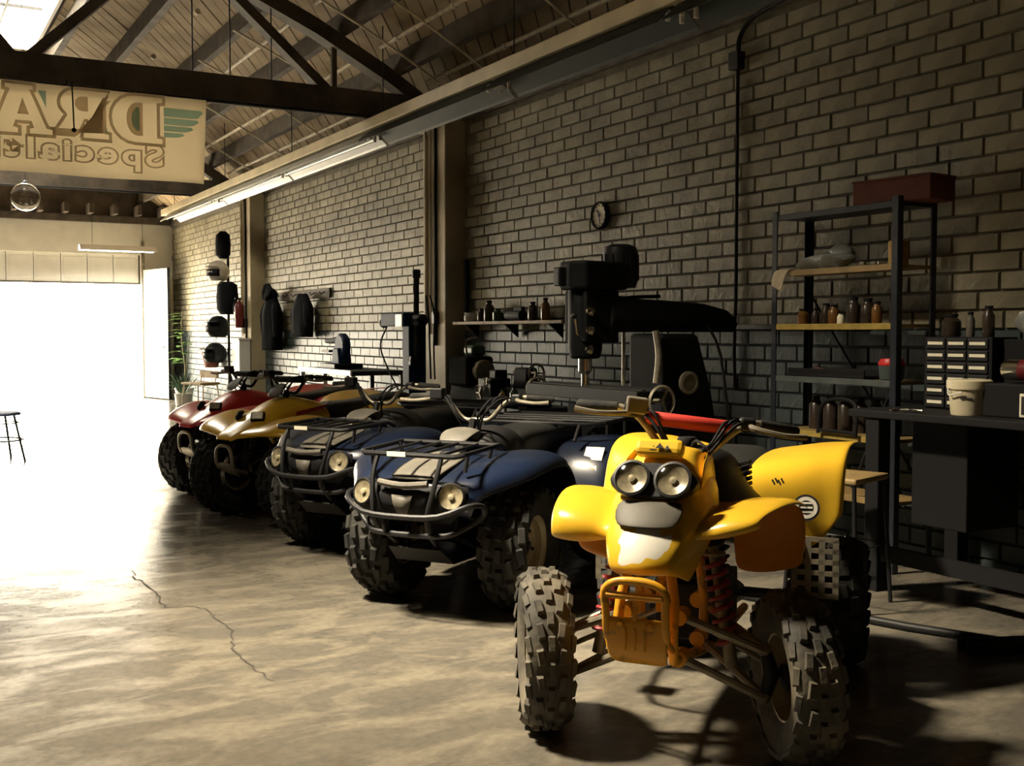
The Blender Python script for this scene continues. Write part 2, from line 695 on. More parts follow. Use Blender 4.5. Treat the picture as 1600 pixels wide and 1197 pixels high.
# --- back wall with the garage opening, gable above, left and front walls
mb = MB()
mb.box(((DOOR_X1 + 5.4) / 2, YB + .15, 1.8), (5.4 - DOOR_X1, .3, 3.6))
mb.box(((DOOR_X0 - 5.4) / 2, YB + .15, 1.8), (DOOR_X0 + 5.4, .3, 3.6))
mb.box(((DOOR_X0 + DOOR_X1) / 2, YB + .15, (2.93 + 3.6) / 2), (DOOR_X1 - DOOR_X0, .3, .67))
wall_b = struct(mb.build('wall_back', 'white_wall', smooth=False))
xs = [-5.4 + i * .6 for i in range(19)]
gp = [(-5.4, 3.56)] + [(x, zdeck(x) + .1) for x in xs] + [(5.4, 3.56)]
MB().prism(gp[::-1], 'Y', YB + .02, YB + .28).build('gable', 'dark_timber', wall_b, smooth=False)
struct(MB().box((0, YB - .06, 3.62), (10.4, .10, .14)).build('trim_2', 'dark_timber', smooth=False, bevel=.006))
for i in range(9):
    MB().box((1.3 + i * .46, YB - .28, 3.79), (.09, .5, .19)).build('joist', 'dark_timber', wall_b, smooth=False)
struct(MB().box((-5.45, (YB - 4) / 2, 2.0), (.3, YB + 4.4, 4.0)).build('wall_left', 'dark_wall', smooth=False))
struct(MB().prism([(-5.4, 0), (5.4, 0)] + [(x, zdeck(x) + .1) for x in xs[::-1]], 'Y', -4.3, -4.0).build('wall_front', 'dark_wall', smooth=False))

# roll-up garage door, mostly raised: the lowest row of panels still shows
dr = struct(thing('door_1', 'white panelled roll up garage door raised above the opening', 'door', (0, YB + .12, 0)))
pw = .5
i = 0
x = DOOR_X1 - .03
while x - pw > DOOR_X0 - .2:
    p = MB().box((x - pw / 2, 0, 2.645), (pw - .012, .05, .57)).build('panel', 'white_paint', dr, smooth=False, bevel=.004)
    MB().box((x - pw / 2, -.028, 2.645), (pw - .12, .012, .43)).build('panel_field', 'white_paint', p, smooth=False, bevel=.005)
    x -= pw
MB().box(((DOOR_X0 + DOOR_X1) / 2, .035, 2.645), (DOOR_X1 - DOOR_X0, .015, .57)).build('backing', 'grey_plastic', dr, smooth=False)
MB().box(((DOOR_X0 + DOOR_X1) / 2, 0, 2.345), (DOOR_X1 - DOOR_X0, .06, .035)).build('bottom_rail', 'grey_plastic', dr, smooth=False)
for s in (DOOR_X0 - .03, DOOR_X1 + .03):
    MB().box((s, -.16, 1.6), (.06, .05, 3.2)).build('track', 'bare_metal', dr, smooth=False)
del dr['category']
# tall white leaf standing open at the right jamb
d2 = struct(thing('door_2', 'tall white door leaf standing open beside the garage opening', 'door', (4.66, YB - .02, 0), math.atan2(-1.06, .27)))
MB().box((.55, 0, 1.32), (1.08, .045, 2.6)).build('leaf', 'white_paint', d2, smooth=False, bevel=.005)
MB().box((1.095, 0, 1.32), (.02, .055, 2.62)).build('edge_strip', 'dark_iron', d2, smooth=False)
MB().tube([(.98, -.03, 1.05), (.98, -.08, 1.05), (.88, -.08, 1.05)], .012).build('handle', 'bare_metal', d2)
del d2['category']
og = struct(MB().add([(-30, YB + .3, -.01), (40, YB + .3, -.01), (40, 80, -.01), (-30, 80, -.01)], [(0, 1, 2, 3)]).build('floor_outside', 'asphalt', smooth=False))

# --- roof: diagonal boards on an arched deck, purlins, added light-blocking skin above, skylights
ceil = struct(thing('ceiling', 'arched timber roof of diagonal boards on dark purlins', 'roof'))
del ceil['category']


def in_sky(x, y):
    return any(a < x < b and c < y < d for a, b, c, d in SKYL)


NX = 24
gx = sorted(set([-5.45 + 10.9 * i / NX for i in range(NX + 1)] + [v for s in SKYL for v in s[:2]]))
gy = sorted(set([-4.2, YB + .5] + [v for s in SKYL for v in s[2:]]))
vs, fs = [], []
for y in gy:
    for x in gx:
        vs.append((x, y, zdeck(x) + .045))
for j in range(len(gy) - 1):
    for i in range(len(gx) - 1):
        if in_sky((gx[i] + gx[i + 1]) / 2, (gy[j] + gy[j + 1]) / 2):
            continue
        k = len(gx)
        fs.append((j * k + i, j * k + i + 1, (j + 1) * k + i + 1, (j + 1) * k + i))
MB().add(vs, fs).build('roof_leak_skin', 'roof_leak_skin', ceil, smooth=False, solid=-.03)  # unseen outer skin added over the boards to stop light leaks
BA = math.radians(40)
bw = .165
dy = bw / math.sin(BA)
rr = random.Random(5)


def board_piece(y_at_axis, x0, x1):
    n = max(2, int((x1 - x0) / .85))
    top, bot = [], []
    hw = (bw - .012) / 2 / math.sin(BA)
    secs = []
    dz = rr.uniform(-.004, .004)
    for i in range(n + 1):
        x = x0 + (x1 - x0) * i / n
        y = y_at_axis + x / math.tan(BA)
        z = zdeck(x) + dz
        secs.append([(x, y - hw, z), (x, y + hw, z), (x, y + hw, z + .025), (x, y - hw, z + .025)])
    return MB().loft(secs, True, True)


i = 0
y0 = -9.0
while y0 < YB + 6.0:
    # visible stretch of this board inside the building
    xa, xb = max(-5.4, (-2.0 - y0) * math.tan(BA)), min(5.35, (YB + .2 - y0) * math.tan(BA))
    if xb - xa > .5:
        segs = [(xa, xb)]
        for (a, b, c, d) in SKYL:
            new = []
            for s0, s1 in segs:
                la, lb = max(a, (c - y0) * math.tan(BA)) - .06, min(b, (d - y0) * math.tan(BA)) + .06
                if lb - la < .14 or lb < s0 or la > s1:
                    new.append((s0, s1))
                else:
                    if la - s0 > .2:
                        new.append((s0, la))
                    if s1 - lb > .2:
                        new.append((lb, s1))
            segs = new
        for s0, s1 in segs:
            board_piece(y0, s0, s1).build('board', 'roof_board', ceil, smooth=False)
    y0 += dy
PX = [-4.6, -3.7, -2.9, -2.05, 2.08, 2.72, 3.42, 4.02, 4.62, 5.1, -.55, -1.3]
for x in PX:
    sl = -2 * 1.95 * x / 5.6 ** 2
    MB().box((x, (YB - 4) / 2 + .1, zdeck(x) - .105), (.085, YB + 3.8, .20)).build('purlin', 'dark_timber', ceil, smooth=False)
# skylights: curb, glazing bars and panes
for k, (a, b, c, d) in enumerate(SKYL):
    sk = struct(thing('window_%d' % (k + 1), 'skylight', 'skylight'))
    del sk['category']
    del sk['label']
    zt = max(zdeck(a), zdeck(b), zdeck((a + b) / 2)) + .10
    zl = min(zdeck(a), zdeck(b)) - .02
    for (p, q) in (((a, c), (b, c)), ((b, c), (b, d)), ((b, d), (a, d)), ((a, d), (a, c))):
        MB().beam((p[0], p[1], (zt + zl) / 2), (q[0], q[1], (zt + zl) / 2), .04, zt - zl).build('curb', 'white_paint', sk, smooth=False)
    nx, ny = 2, max(2, int((d - c) / 1.1))
    for i in range(1, nx):
        x = a + (b - a) * i / nx
        MB().beam((x, c, zt), (x, d, zt), .03, .05).build('glazing_bar', 'dark_iron', sk, smooth=False)
    for j in range(1, ny):
        y = c + (d - c) * j / ny
        MB().beam((a, y, zt), (b, y, zt), .03, .04).build('glazing_bar', 'dark_iron', sk, smooth=False)

# --- bowstring trusses


def truss(y, label):
    t = thing('roof_truss', label, 'truss', (0, y, 0), 0, 'bowstring roof trusses')
    for s in (-1, 1):
        MB().beam((-5.25, s * .07, 3.645), (5.25, s * .07, 3.645), .07, .24).build('bottom_chord', 'dark_timber', t, smooth=False, bevel=.006)
    MB().tube([(-5.2, -.12, 3.505), (5.2, -.12, 3.505)], .016).build('tie_rod', 'dark_iron', t)
    n = 14
    secs = []
    for i in range(n + 1):
        x = -5.25 + 10.5 * i / n
        z = zdeck(x) - .205
        secs.append([(x, -.09, z - .16), (x, .09, z - .16), (x, .09, z), (x, -.09, z)])
    MB().loft(secs, True, True).build('top_chord', 'dark_timber', t, smooth=False)
    nodes = [-3.95, 3.95]
    for x in nodes:
        MB().box((x, 0, (3.76 + zdeck(x) - .3) / 2), (.05, .05, zdeck(x) - .3 - 3.76)).build('post', 'dark_timber', t, smooth=False)
    for a, b in ((2.75, 3.86), (2.3, 1.15), (-.2, 1.0), (-2.75, -3.86), (-2.3, -1.15)):
        for_s = .0
        MB().beam((a, for_s, zdeck(a) - .32), (b, for_s, 3.74), .09, .15, (0, 1, 0)).build('web', 'dark_timber', t, smooth=False)
    for x in (2.55, 2.9, 3.3, -2.9):
        MB().tube([(x, -.05, 3.76), (x, -.05, zdeck(x) - .3)], .007, 6).build('hanger_rod', 'dark_iron', t)
    return t


truss(10.62, 'dark timber bowstring truss carrying the lettered banner')
truss(18.0, 'dark timber bowstring truss nearer the open garage door')

# light on the purlin bottom edges, added as pale tubes with thin bridging runs
pg = thing('lit_purlin_edges', 'grid of pale thin tubes added for light on the purlin edges near the wall', 'lit edges')
for x in (2.95, 3.62, 4.28, 4.78):
    z = zdeck(x) - .235
    MB().tube([(x, 3.0, z), (x, 10.2, z)], .022, 8).build('pipe', 'lit_edge_and_tube_paint', pg)  # pale run put in for the lit edge of a purlin
    if x > 3:
        MB().tube([(x, 10.95, z), (x, 17.6, z)], .022, 8).build('pipe', 'lit_edge_and_tube_paint', pg)
    for y in (4.4, 6.5, 8.6, 9.8, 12.0, 14.2, 16.4):
        MB().lathe([(.031, -.03), (.031, .03)], 8, (x, y, z), 'Y').build('edge_nick', 'lit_edge_and_tube_paint', pg)
for y in (6.0, 7.55, 9.15, 10.0, 11.9, 13.4, 15.0, 16.6):
    MB().tube([(x, y, zdeck(x) - .262) for x in (3.3, 3.62, 4.0, 4.28, 4.55, 4.78, 5.05)], .012, 6).build('bridging_run', 'lit_edge_and_tube_paint', pg)

# vertical conduits on the wall and pilasters
cd = thing('wall_conduit', 'thin dark conduit with a junction box bending up to the roof', 'conduit', (XW - .03, 6.06, 0))
MB().tube([(0, 0, .95), (-.005, .008, 1.2), (0, .0, 1.6), (0, 0, 3.2)], .013, 8).build('pipe', 'dark_iron', cd)
MB().tube([(0, 0, 3.28), (0, -.02, 3.40), (0, -.16, 3.50), (0, -.5, 3.55), (0, -1.2, 3.62)], .016, 8, smooth=4).build('bend', 'dark_iron', cd)
MB().box((-.01, 0, 3.235), (.075, .10, .12)).build('junction_box', 'dark_iron', cd, smooth=False, bevel=.006)
for pi, ((a, b), lab) in enumerate(zip(PIL, ('pair of painted conduits running up the nearer pilaster', 'pair of painted conduits running up the far pilaster'))):
    t = thing('pilaster_conduit', lab, 'conduit', (XW - .235, (a + b) / 2, 0), 0, 'pilaster conduits')
    for k, yy in enumerate((.16, .05, -.07)):
        MB().tube([(0, yy, 1.45 - k * .12), (0, yy, 3.38 + .03 * k), (.02, yy + .04, 3.46 + .03 * k), (.02, yy + .35, 3.5 + .03 * k)], .017 if k != 1 else .012, 8).build('pipe', 'plaster' if k < 2 else 'dark_iron', t)
    MB().box((.0, -.07, 1.5), (.06, .09, .13)).build('switch_box', 'dark_iron', t, smooth=False, bevel=.006)

# --- long cream channel with fluorescent troughs below it
XF, ZF = 4.3, 3.42
ch = thing('light_channel', 'long cream painted channel hung along the wall carrying light troughs', 'channel', (XF, 0, ZF))
mb = MB()
for y0, y1 in ((3.2, 20.0),):
    mb.prism([(-.055, -.05), (.055, -.05), (.055, .06), (-.055, .06)], 'Y', y0, y1)
mb.build('channel', 'cream_metal', ch, smooth=False, bevel=.008)
for y in (4.2, 7.6, 10.2, 13.0, 16.0, 19.2):
    MB().tube([(0, y, .06), (0, y, zdeck(XF) - ZF - .02)], .005, 6).build('hanger', 'dark_iron', ch)
ends = [3.3, 5.55, 7.9, 10.55, 13.55, 16.6, 19.7]
names = ['nearest', 'second', 'third', 'fourth', 'fifth', 'farthest']
for i in range(6):
    y0, y1 = ends[i] + .03, ends[i + 1] - .03
    dark = i < 3
    t = thing('light_trough', '%s fluorescent trough along the cream channel counting from the camera, %s reflector' % (names[i], 'shade coloured' if dark else 'white'), 'light', (XF + .03, 0, ZF - .055), 0, 'fluorescent troughs under the cream channel')
    prof = [(-.17, -.12), (-.155, -.10), (-.05, -.005), (.05, -.005), (.155, -.10), (.17, -.12)]
    MB().loft([[(a, y, b) for a, b in prof] for y in (y0, y1)]).build('reflector', 'shade_green' if dark else 'trough_white', t, smooth=False, solid=.004)
    for s in (-.055, .055):
        if not dark:
            MB().tube([(s, y0 + .05, -.065), (s, y1 - .05, -.065)], .016, 8).build('tube', 'tube_glass', t)
        for yy in (y0 + .04, y1 - .04):
            MB().box((s, yy, -.055), (.03, .02, .07)).build('lampholder', 'white_enamel', t, smooth=False, bevel=.004)

# hanging fixture in front of the garage door
t = thing('shop_light', 'lit white fluorescent shop light hanging before the bright garage doorway', 'light', (3.85, 21.9, 2.92))
MB().loft([[(x, a, b) for a, b in ((-.14, -.05), (-.06, .05), (.06, .05), (.14, -.05))] for x in (-.68, .68)], cap=False).build('reflector', 'white_enamel', t, smooth=False, solid=.005)
for s in (-.05, .05):
    MB().tube([(-.62, s, -.01), (.62, s, -.01)], .016).build('tube', 'lit_tube', t)
for s in (-.45, .45):
    MB().tube([(s, 0, .05), (s, 0, zdeck(3.85) - 2.92)], .004, 6).build('chain', 'dark_iron', t)

# ================================================================== banner with mirrored lettering
bn = thing('banner', 'cream banner with mirrored lettering and teal wing hung from the truss', 'banner', (2.64, 10.44, 2.72))
BW, BH = 2.95, .77
nx, nz = 30, 8
secs = []


def by(gx, gz):
    """ripple of the hung cloth; gx = metres from the right edge"""
    return .012 * math.sin(gx * 3.1 + .6) * (1 - gz / BH) - .0


for i in range(nx + 1):
    g = BW * i / nx
    secs.append([(-g - .03 * (1 - k / nz) * (i == 0), by(g, BH * k / nz), BH * k / nz + .006 * math.sin(g * 5) * (1 - k / nz)) for k in range(nz + 1)])
MB().loft(secs).build('cloth', 'banner_cloth', bn, solid=.003)


def curve_mesh(splines, offset):
    cu = bpy.data.curves.new('tmp', 'CURVE')
    cu.dimensions = '2D'
    cu.fill_mode = 'BOTH'
    cu.offset = offset
    for sp in splines:
        s = cu.splines.new('POLY')
        s.points.add(len(sp) - 1)
        for p, (x, y) in zip(s.points, sp):
            p.co = (x, y, 0, 1)
        s.use_cyclic_u = True
    o = bpy.data.objects.new('tmp', cu)
    C.objects.link(o)
    dg = bpy.context.evaluated_depsgraph_get()
    me = bpy.data.meshes.new_from_object(o.evaluated_get(dg))
    bpy.data.objects.remove(o)
    return me


def text_mesh(body, size, offset, spacing=1.0):
    cu = bpy.data.curves.new('tmp', 'FONT')
    cu.body = body
    cu.size = size
    cu.offset = offset
    cu.space_character = spacing
    o = bpy.data.objects.new('tmp', cu)
    C.objects.link(o)
    dg = bpy.context.evaluated_depsgraph_get()
    me = bpy.data.meshes.new_from_object(o.evaluated_get(dg))
    bpy.data.objects.remove(o)
    return me


def arcp(cx, cy, rx, ry, a0, a1, n=10):
    return [(cx + rx * math.cos(math.radians(a0 + (a1 - a0) * i / n)), cy + ry * math.sin(math.radians(a0 + (a1 - a0) * i / n))) for i in range(n + 1)]


G_D = [[(0, 0), (.50, 0)] + arcp(.50, .5, .42, .5, -90, 90) + [(0, 1), (0, .9), (.10, .88), (.10, .12), (0, .1)],
       [(.36, .14), (.36, .86), (.46, .86)] + arcp(.46, .5, .20, .36, 90, -90) + [(.36, .14)]]
G_R = [[(0, 0), (.44, 0), (.44, .1), (.36, .12), (.36, .40), (.43, .40), (.58, .02), (.60, 0), (.98, 0), (.98, .1), (.90, .12), (.72, .45)] + arcp(.56, .72, .28, .28, -50, 90) + [(0, 1), (0, .9), (.10, .88), (.10, .12), (0, .1)],
       [(.36, .56), (.36, .87), (.46, .87)] + arcp(.46, .715, .13, .155, 90, -90)]
G_A = [[(-.04, 0), (.34, 0), (.34, .1), (.27, .12), (.31, .26), (.58, .26), (.62, .12), (.54, .1), (.54, 0), (1.0, 0), (1.0, .1), (.92, .12), (.66, .9), (.74, .92), (.74, 1), (.28, 1), (.28, .92), (.34, .9), (.06, .12), (-.04, .1)],
       [(.35, .39), (.455, .74), (.545, .39)]]
G_G = [arcp(.5, .5, .46, .5, 55, 340, 18) + [(.96, .30), (.96, .46), (.52, .46), (.52, .36), (.66, .34), (.66, .2)] + arcp(.52, .5, .22, .36, -70, -300, 14)]
LH = .41
LX0, LZ0 = .40, .335     # metres from the banner's right edge / bottom
big = []
adv = 0
for g, wd in ((G_D, .98), (G_R, 1.02), (G_A, 1.04), (G_G, 1.0)):
    big += [[((adv + px) * .475, py * LH) for px, py in s] for s in g]
    adv += wd


def on_banner(me, dx, dz, lift, name, matn):
    for v in me.vertices:
        g = v.co.x + dx
        z = v.co.y + dz
        v.co = (-g, by(g, z) - .004 - lift, z)
    me.materials.clear()
    me.materials.append(M[matn])
    o = bpy.data.objects.new(name, me)
    C.objects.link(o)
    o.parent = bn
    return o


def loops(me):
    """boundary loops of a flat mesh as 2D point lists"""
    cnt = {}
    for p in me.polygons:
        for e in p.edge_keys:
            cnt[e] = cnt.get(e, 0) + 1
    nb = {}
    for (a_, b_), n in cnt.items():
        if n == 1:
            nb.setdefault(a_, []).append(b_)
            nb.setdefault(b_, []).append(a_)
    out, seen = [], set()
    for st_ in nb:
        if st_ in seen:
            continue
        lp, cur, prev = [], st_, None
        while cur not in seen:
            seen.add(cur)
            lp.append((me.vertices[cur].co.x, me.vertices[cur].co.y))
            nx_ = [q for q in nb[cur] if q != prev and q not in seen]
            if not nx_:
                break
            prev, cur = cur, nx_[0]
        if len(lp) > 2:
            out.append(lp)
    return out


def weld(me):
    bm = bmesh.new()
    bm.from_mesh(me)
    bmesh.ops.remove_doubles(bm, verts=bm.verts, dist=1e-5)
    bm.to_mesh(me)
    bm.free()
    return me


adv = 0
for g, wd in ((G_D, .98), (G_R, 1.02), (G_A, 1.04), (G_G, 1.0)):
    sp = [[((adv + px) * .475, py * LH) for px, py in s_] for s_ in g]
    outer = loops(weld(curve_mesh(sp[:1], .028)))
    on_banner(curve_mesh(outer + sp[:1], 0), LX0, LZ0, .002, 'lettering', 'banner_grey')
    if len(sp) > 1:
        on_banner(curve_mesh(sp[1:], 0), LX0, LZ0, .002, 'counter_edge', 'banner_grey')
    adv += wd
for poly in [[(x_ * 1.105, y_ * 1.19) for x_, y_ in q_] for q_ in ([(.18, .085), (.205, .085), (.238, .13), (.245, .172), (.238, .21), (.205, .26), (.18, .26)], [(.885, .19), (.945, .315), (.885, .315)], [(1.215, .315), (1.27, .315), (1.295, .20)], [(.43, .05), (.445, .05), (.445, .12)])]:
    on_banner(curve_mesh([poly], 0), LX0, LZ0, .003, 'teal_patch', 'banner_teal')
gx = 0
for chv in 'Specialties':
    m0, m1 = weld(text_mesh(chv, .255, .006)), weld(text_mesh(chv, .255, .020))
    l0, l1 = loops(m0), loops(m1)
    x0_ = min(x_ for l in l0 for x_, _ in l)
    x1_ = max(x_ for l in l0 for x_, _ in l)
    on_banner(curve_mesh([[((x_ - x0_) * 1.32 + gx, y_) for x_, y_ in l] for l in l0 + l1], 0), .40, .135, .001, 'subtitle_letter', 'banner_grey')
    gx += (x1_ - x0_) * 1.32 + .05
for j, (z0, z1, x1) in enumerate(((.585, .665, .03), (.515, .575, .07), (.455, .505, .12), (.40, .445, .20))):
    on_banner(curve_mesh([[(.385, z0), (.385, z1), (x1 + .02, z1), (x1, z1 - .02), (x1 + .05, z0 + .008), (x1 + .1, z0)]], 0), 0, 0, .002, 'wing_feather', 'banner_teal')
for g in (.02, .9, 1.8, 2.75):
    MB().tube([(-g, 0, BH), (-g, .02, BH + .06)], .004, 5).build('tie', 'matte_black', bn)

# pull cord in front of the banner
pc = thing('pull_cord', 'thin dark pull cord with small knob hanging before the banner', 'cord', (1.44, 10.2, 3.53))
MB().tube([(0, .33, .05), (0, .28, -.03), (0, .0, -.05), (.006, 0, -.2), (.012, 0, -.44)], .006, 6).build('cord', 'matte_black', pc)
MB().sphere((.012, 0, -.455), .02, 8, 6).build('knob', 'matte_black', pc)
# clear glass globe
gg = thing('glass_globe', 'clear glass globe hanging on a thin wire near the garage door', 'globe', (1.25, 12.05, 2.69))
o1 = MB().sphere((0, 0, 0), .14, 32, 20)
o = o1.build('globe', 'glass', gg, angle=180)
sm = o.modifiers.new('solid', 'SOLIDIFY')
sm.thickness = .004
sm.offset = -1
MB().lathe([(.018, .135), (.022, .15), (.008, .165)], 12).build('cap', 'dark_iron', gg)
MB().tube([(0, 0, .16), (0, 0, zdeck(1.25) - 2.69)], .002, 5).build('wire', 'matte_black', gg)

# ================================================================== wheels


def tire_mesh(R, wd, rim, mat_n, rows, n_around, lug_h=.014, seed=1, lw=.155, ll=.62):
    mb = MB()
    h = wd / 2
    Rb = R - lug_h
    prof = [(rim, -h * .72), (rim + .02, -h * .86), (rim + (Rb - rim) * .45, -h * 1.0), (Rb * .93, -h * .96), (Rb * .985, -h * .74), (Rb, -h * .35), (Rb, h * .35), (Rb * .985, h * .74), (Rb * .93, h * .96), (rim + (Rb - rim) * .45, h * 1.0), (rim + .02, h * .86), (rim, h * .72)]
    mb.lathe(prof, 40, axis='Y', cap=False)
    rg = random.Random(seed)
    step = 2 * PI / n_around
    for i in range(n_around):
        for j, t in enumerate(rows):
            a = i * step + (step / 2 if j % 2 else 0)
            y = t * h
            tilt = max(0, abs(t) - .45) * 1.25 * (1 if t > 0 else -1)
            rad = Rb - (.0 if abs(t) < .5 else (abs(t) - .5) * .055) - .003
            er = Vector((math.cos(a), 0, math.sin(a)))
            et = Vector((-math.sin(a), 0, math.cos(a)))
            ey = Vector((0, 1, 0))
            up = (er * math.cos(tilt) + ey * math.sin(tilt)).normalized()
            side = up.cross(et).normalized()
            tw = (.18 if t > 0.05 else (-.18 if t < -.05 else 0))
            t2 = (et * math.cos(tw) + side * math.sin(tw)).normalized()
            s2 = up.cross(t2)
            L_ = R * step * ll / 2 * (1.1 if abs(t) > .6 else 1)
            W_ = wd * lw / 2
            c0 = er * rad + ey * y
            vs = []
            for (k, sc) in ((0, 1.12), (lug_h + .003, .86)):
                for sx, sy in ((-1, -1), (1, -1), (1, 1), (-1, 1)):
                    vs.append(c0 + up * k + t2 * sx * L_ * sc + s2 * sy * W_ * sc)
            mb.add(vs, [(4, 5, 6, 7), (0, 1, 5, 4), (1, 2, 6, 5), (2, 3, 7, 6), (3, 0, 4, 7)])
    me = mb.mesh('tire', True, 35)
    me.materials.append(M[mat_n])
    return me


def rim_mesh(rim, wd, mat_n, face=1):
    h = wd / 2
    mb = MB()
    prof = [(rim + .012, -h * .74), (rim - .004, -h * .66), (rim - .012, -h * .3), (rim - .02, h * .2), (rim - .012, h * .55), (rim + .012, h * .74), (rim + .012, h * .70), (rim - .02, h * .5)]
    mb.lathe(prof, 32, axis='Y', cap=False)
    disc = [(rim - .016, h * .22), (rim * .72, h * .12), (rim * .62, h * .24), (rim * .36, h * .26), (rim * .33, h * .18), (rim * .3, h * .18)]
    mb.lathe(disc, 32, axis='Y', cap=False)
    me = mb.mesh('rim', True, 35)
    me.materials.append(M[mat_n])
    return me


def hub_mesh(rim, wd):
    mb = MB()
    h = wd / 2
    mb.lathe([(rim * .32, -h * .5), (rim * .32, h * .22), (rim * .14, h * .28), (rim * .14, h * .4), (0, h * .42)], 16, axis='Y')
    for k in range(4):
        a = k * PI / 2 + .4
        mb.lathe([(.009, h * .2), (.009, h * .34), (0, h * .34)], 6, (math.cos(a) * rim * .48, 0, math.sin(a) * rim * .48), 'Y')
    me = mb.mesh('hub', True, 35)
    me.materials.append(M['dark_iron'])
    return me


TS_F = tire_mesh(.272, .148, .135, 'rubber', (-.9, -.46, 0, .46, .9), 20, .011, 1, .145, .56)
TS_R = tire_mesh(.26, .27, .12, 'rubber_dark', (-.88, -.55, -.18, .18, .55, .88), 18)
RS_F = rim_mesh(.135, .148, 'rim_metal')
RS_R = rim_mesh(.12, .27, 'rim_metal')
HS_F = hub_mesh(.135, .148)
HS_R = hub_mesh(.12, .27)
TU_F = tire_mesh(.31, .215, .15, 'rubber_dark', (-.9, -.5, 0, .5, .9), 18, .018)
TU_R = tire_mesh(.31, .27, .14, 'rubber_dark', (-.9, -.55, -.18, .18, .55, .9), 18, .018)
RU_F = rim_mesh(.15, .215, 'rim_metal')
RU_R = rim_mesh(.14, .27, 'rim_metal')
HU_F = hub_mesh(.15, .215)
HU_R = hub_mesh(.14, .27)


def wheel(parent, name, tm, rm, hm, x, y, r, steer=0, camber=0):
    """y>0 is the vehicle's left; rim face points outward"""
    o = place(tm, name, parent, (x, y, r), (camber, 0, steer + (PI if y < 0 else 0)))
    place(rm, 'rim', o)
    place(hm, 'hub', o)
    return o


def coil(mb, p0, p1, rad, turns, wr, n=14):
    p0, p1 = Vector(p0), Vector(p1)
    t = (p1 - p0).normalized()
    s = t.cross(Vector((1, 0, 0))).normalized()
    u = t.cross(s)
    pts = []
    m = int(turns * n)
    for i in range(m + 1):
        a = 2 * PI * i / n
        pts.append(p0 + (p1 - p0) * (i / m) + (s * math.cos(a) + u * math.sin(a)) * rad)
    mb.tube(pts, wr, 6)


def shock(parent, p0, p1, spring_m, rad=.034, wr=.0075):
    o = MB()
    p0, p1 = Vector(p0), Vector(p1)
    coil(o, p0 + (p1 - p0) * .08, p0 + (p1 - p0) * .80, rad, 8, wr)
    s = o.build('shock_spring', spring_m, parent)
    d = MB().tube([p0, p0 + (p1 - p0) * .45, p0 + (p1 - p0) * .46, p1], [.016, .016, .022, .022], 10)
    d.lathe([(.0, -.004), (rad + .006, -.004), (rad + .006, .004), (0, .004)], 14, tuple(p0 + (p1 - p0) * .06))
    d.build('damper', 'bare_metal', s)
    return s


def front_suspension(p, ty, x0, z0, r, spring_m, arm_m, top_z, inner=.085, sh=True):
    for s in (-1, 1):
        yo = s * (ty - .095)
        for nm, za, zb in (('lower_arm', z0, r - .075), ('upper_arm', z0 + .13, r + .075)):
            mb = MB()
            mb.tube([(x0 + .13, s * inner, za), (x0 + .015, yo, zb)], .014, 8)
            mb.tube([(x0 - .12, s * inner, za), (x0 - .005, yo, zb)], .014, 8)
            mb.sphere((x0, yo, zb), .024, 10, 6)
            mb.build(nm, arm_m, p)
        MB().tube([(x0, yo, r - .085), (x0 - .01, yo + s * .02, r), (x0, yo, r + .085)], [.018, .028, .018], 10).build('knuckle', 'dark_iron', p)
        MB().tube([(x0 - .05, s * .03, z0 + .1), (x0 - .07, yo, r + .01)], .009, 8).build('tie_rod', 'bare_metal', p)
        if sh:
            shock(p, (x0 - .03, s * .15, top_z), (x0, s * (inner + (ty - .095 - inner) * .58), z0 + (r - .075 - z0) * .55 + .02), spring_m)


def loft_sym(rows):
    """rows: list of right-half polylines [(x,y,z)...] from centre outwards -> mirrored full sections"""
    secs = []
    for h in rows:
        secs.append([(x, -y, z) for x, y, z in h[::-1] if y > 1e-6] + [h[0]] + [q for q in h if q[1] > 1e-6] if h[0][1] < 1e-6 else h)
    return secs

# ================================================================== sport quad in the foreground


def head(az):
    a = math.radians(az)
    return math.atan2(math.cos(a), math.sin(a))


def roundel(parent, c, nrm, r, name):
    n = Vector(nrm).normalized()
    s = n.cross(Vector((0, 0, 1))).normalized()
    u = s.cross(n)
    Mx = Matrix((s, u, n)).transposed().to_4x4()
    Mx.translation = Vector(c)
    MB().lathe([(r, 0), (r, .002), (0, .002)], 24).xf(Mx).build(name, 'decal_black', parent)
    MB().lathe([(r * .82, .002), (r * .82, .0035), (r * .55, .0035), (r * .55, .002)], 24, cap=False).xf(Mx).build(name + '_ring', 'decal_white', parent)
    for k in range(3):
        MB().box((0, (k - 1) * r * .34, .003), (r * .9, r * .14, .002)).xf(Mx).build(name + '_bar', 'decal_white', parent, smooth=False)


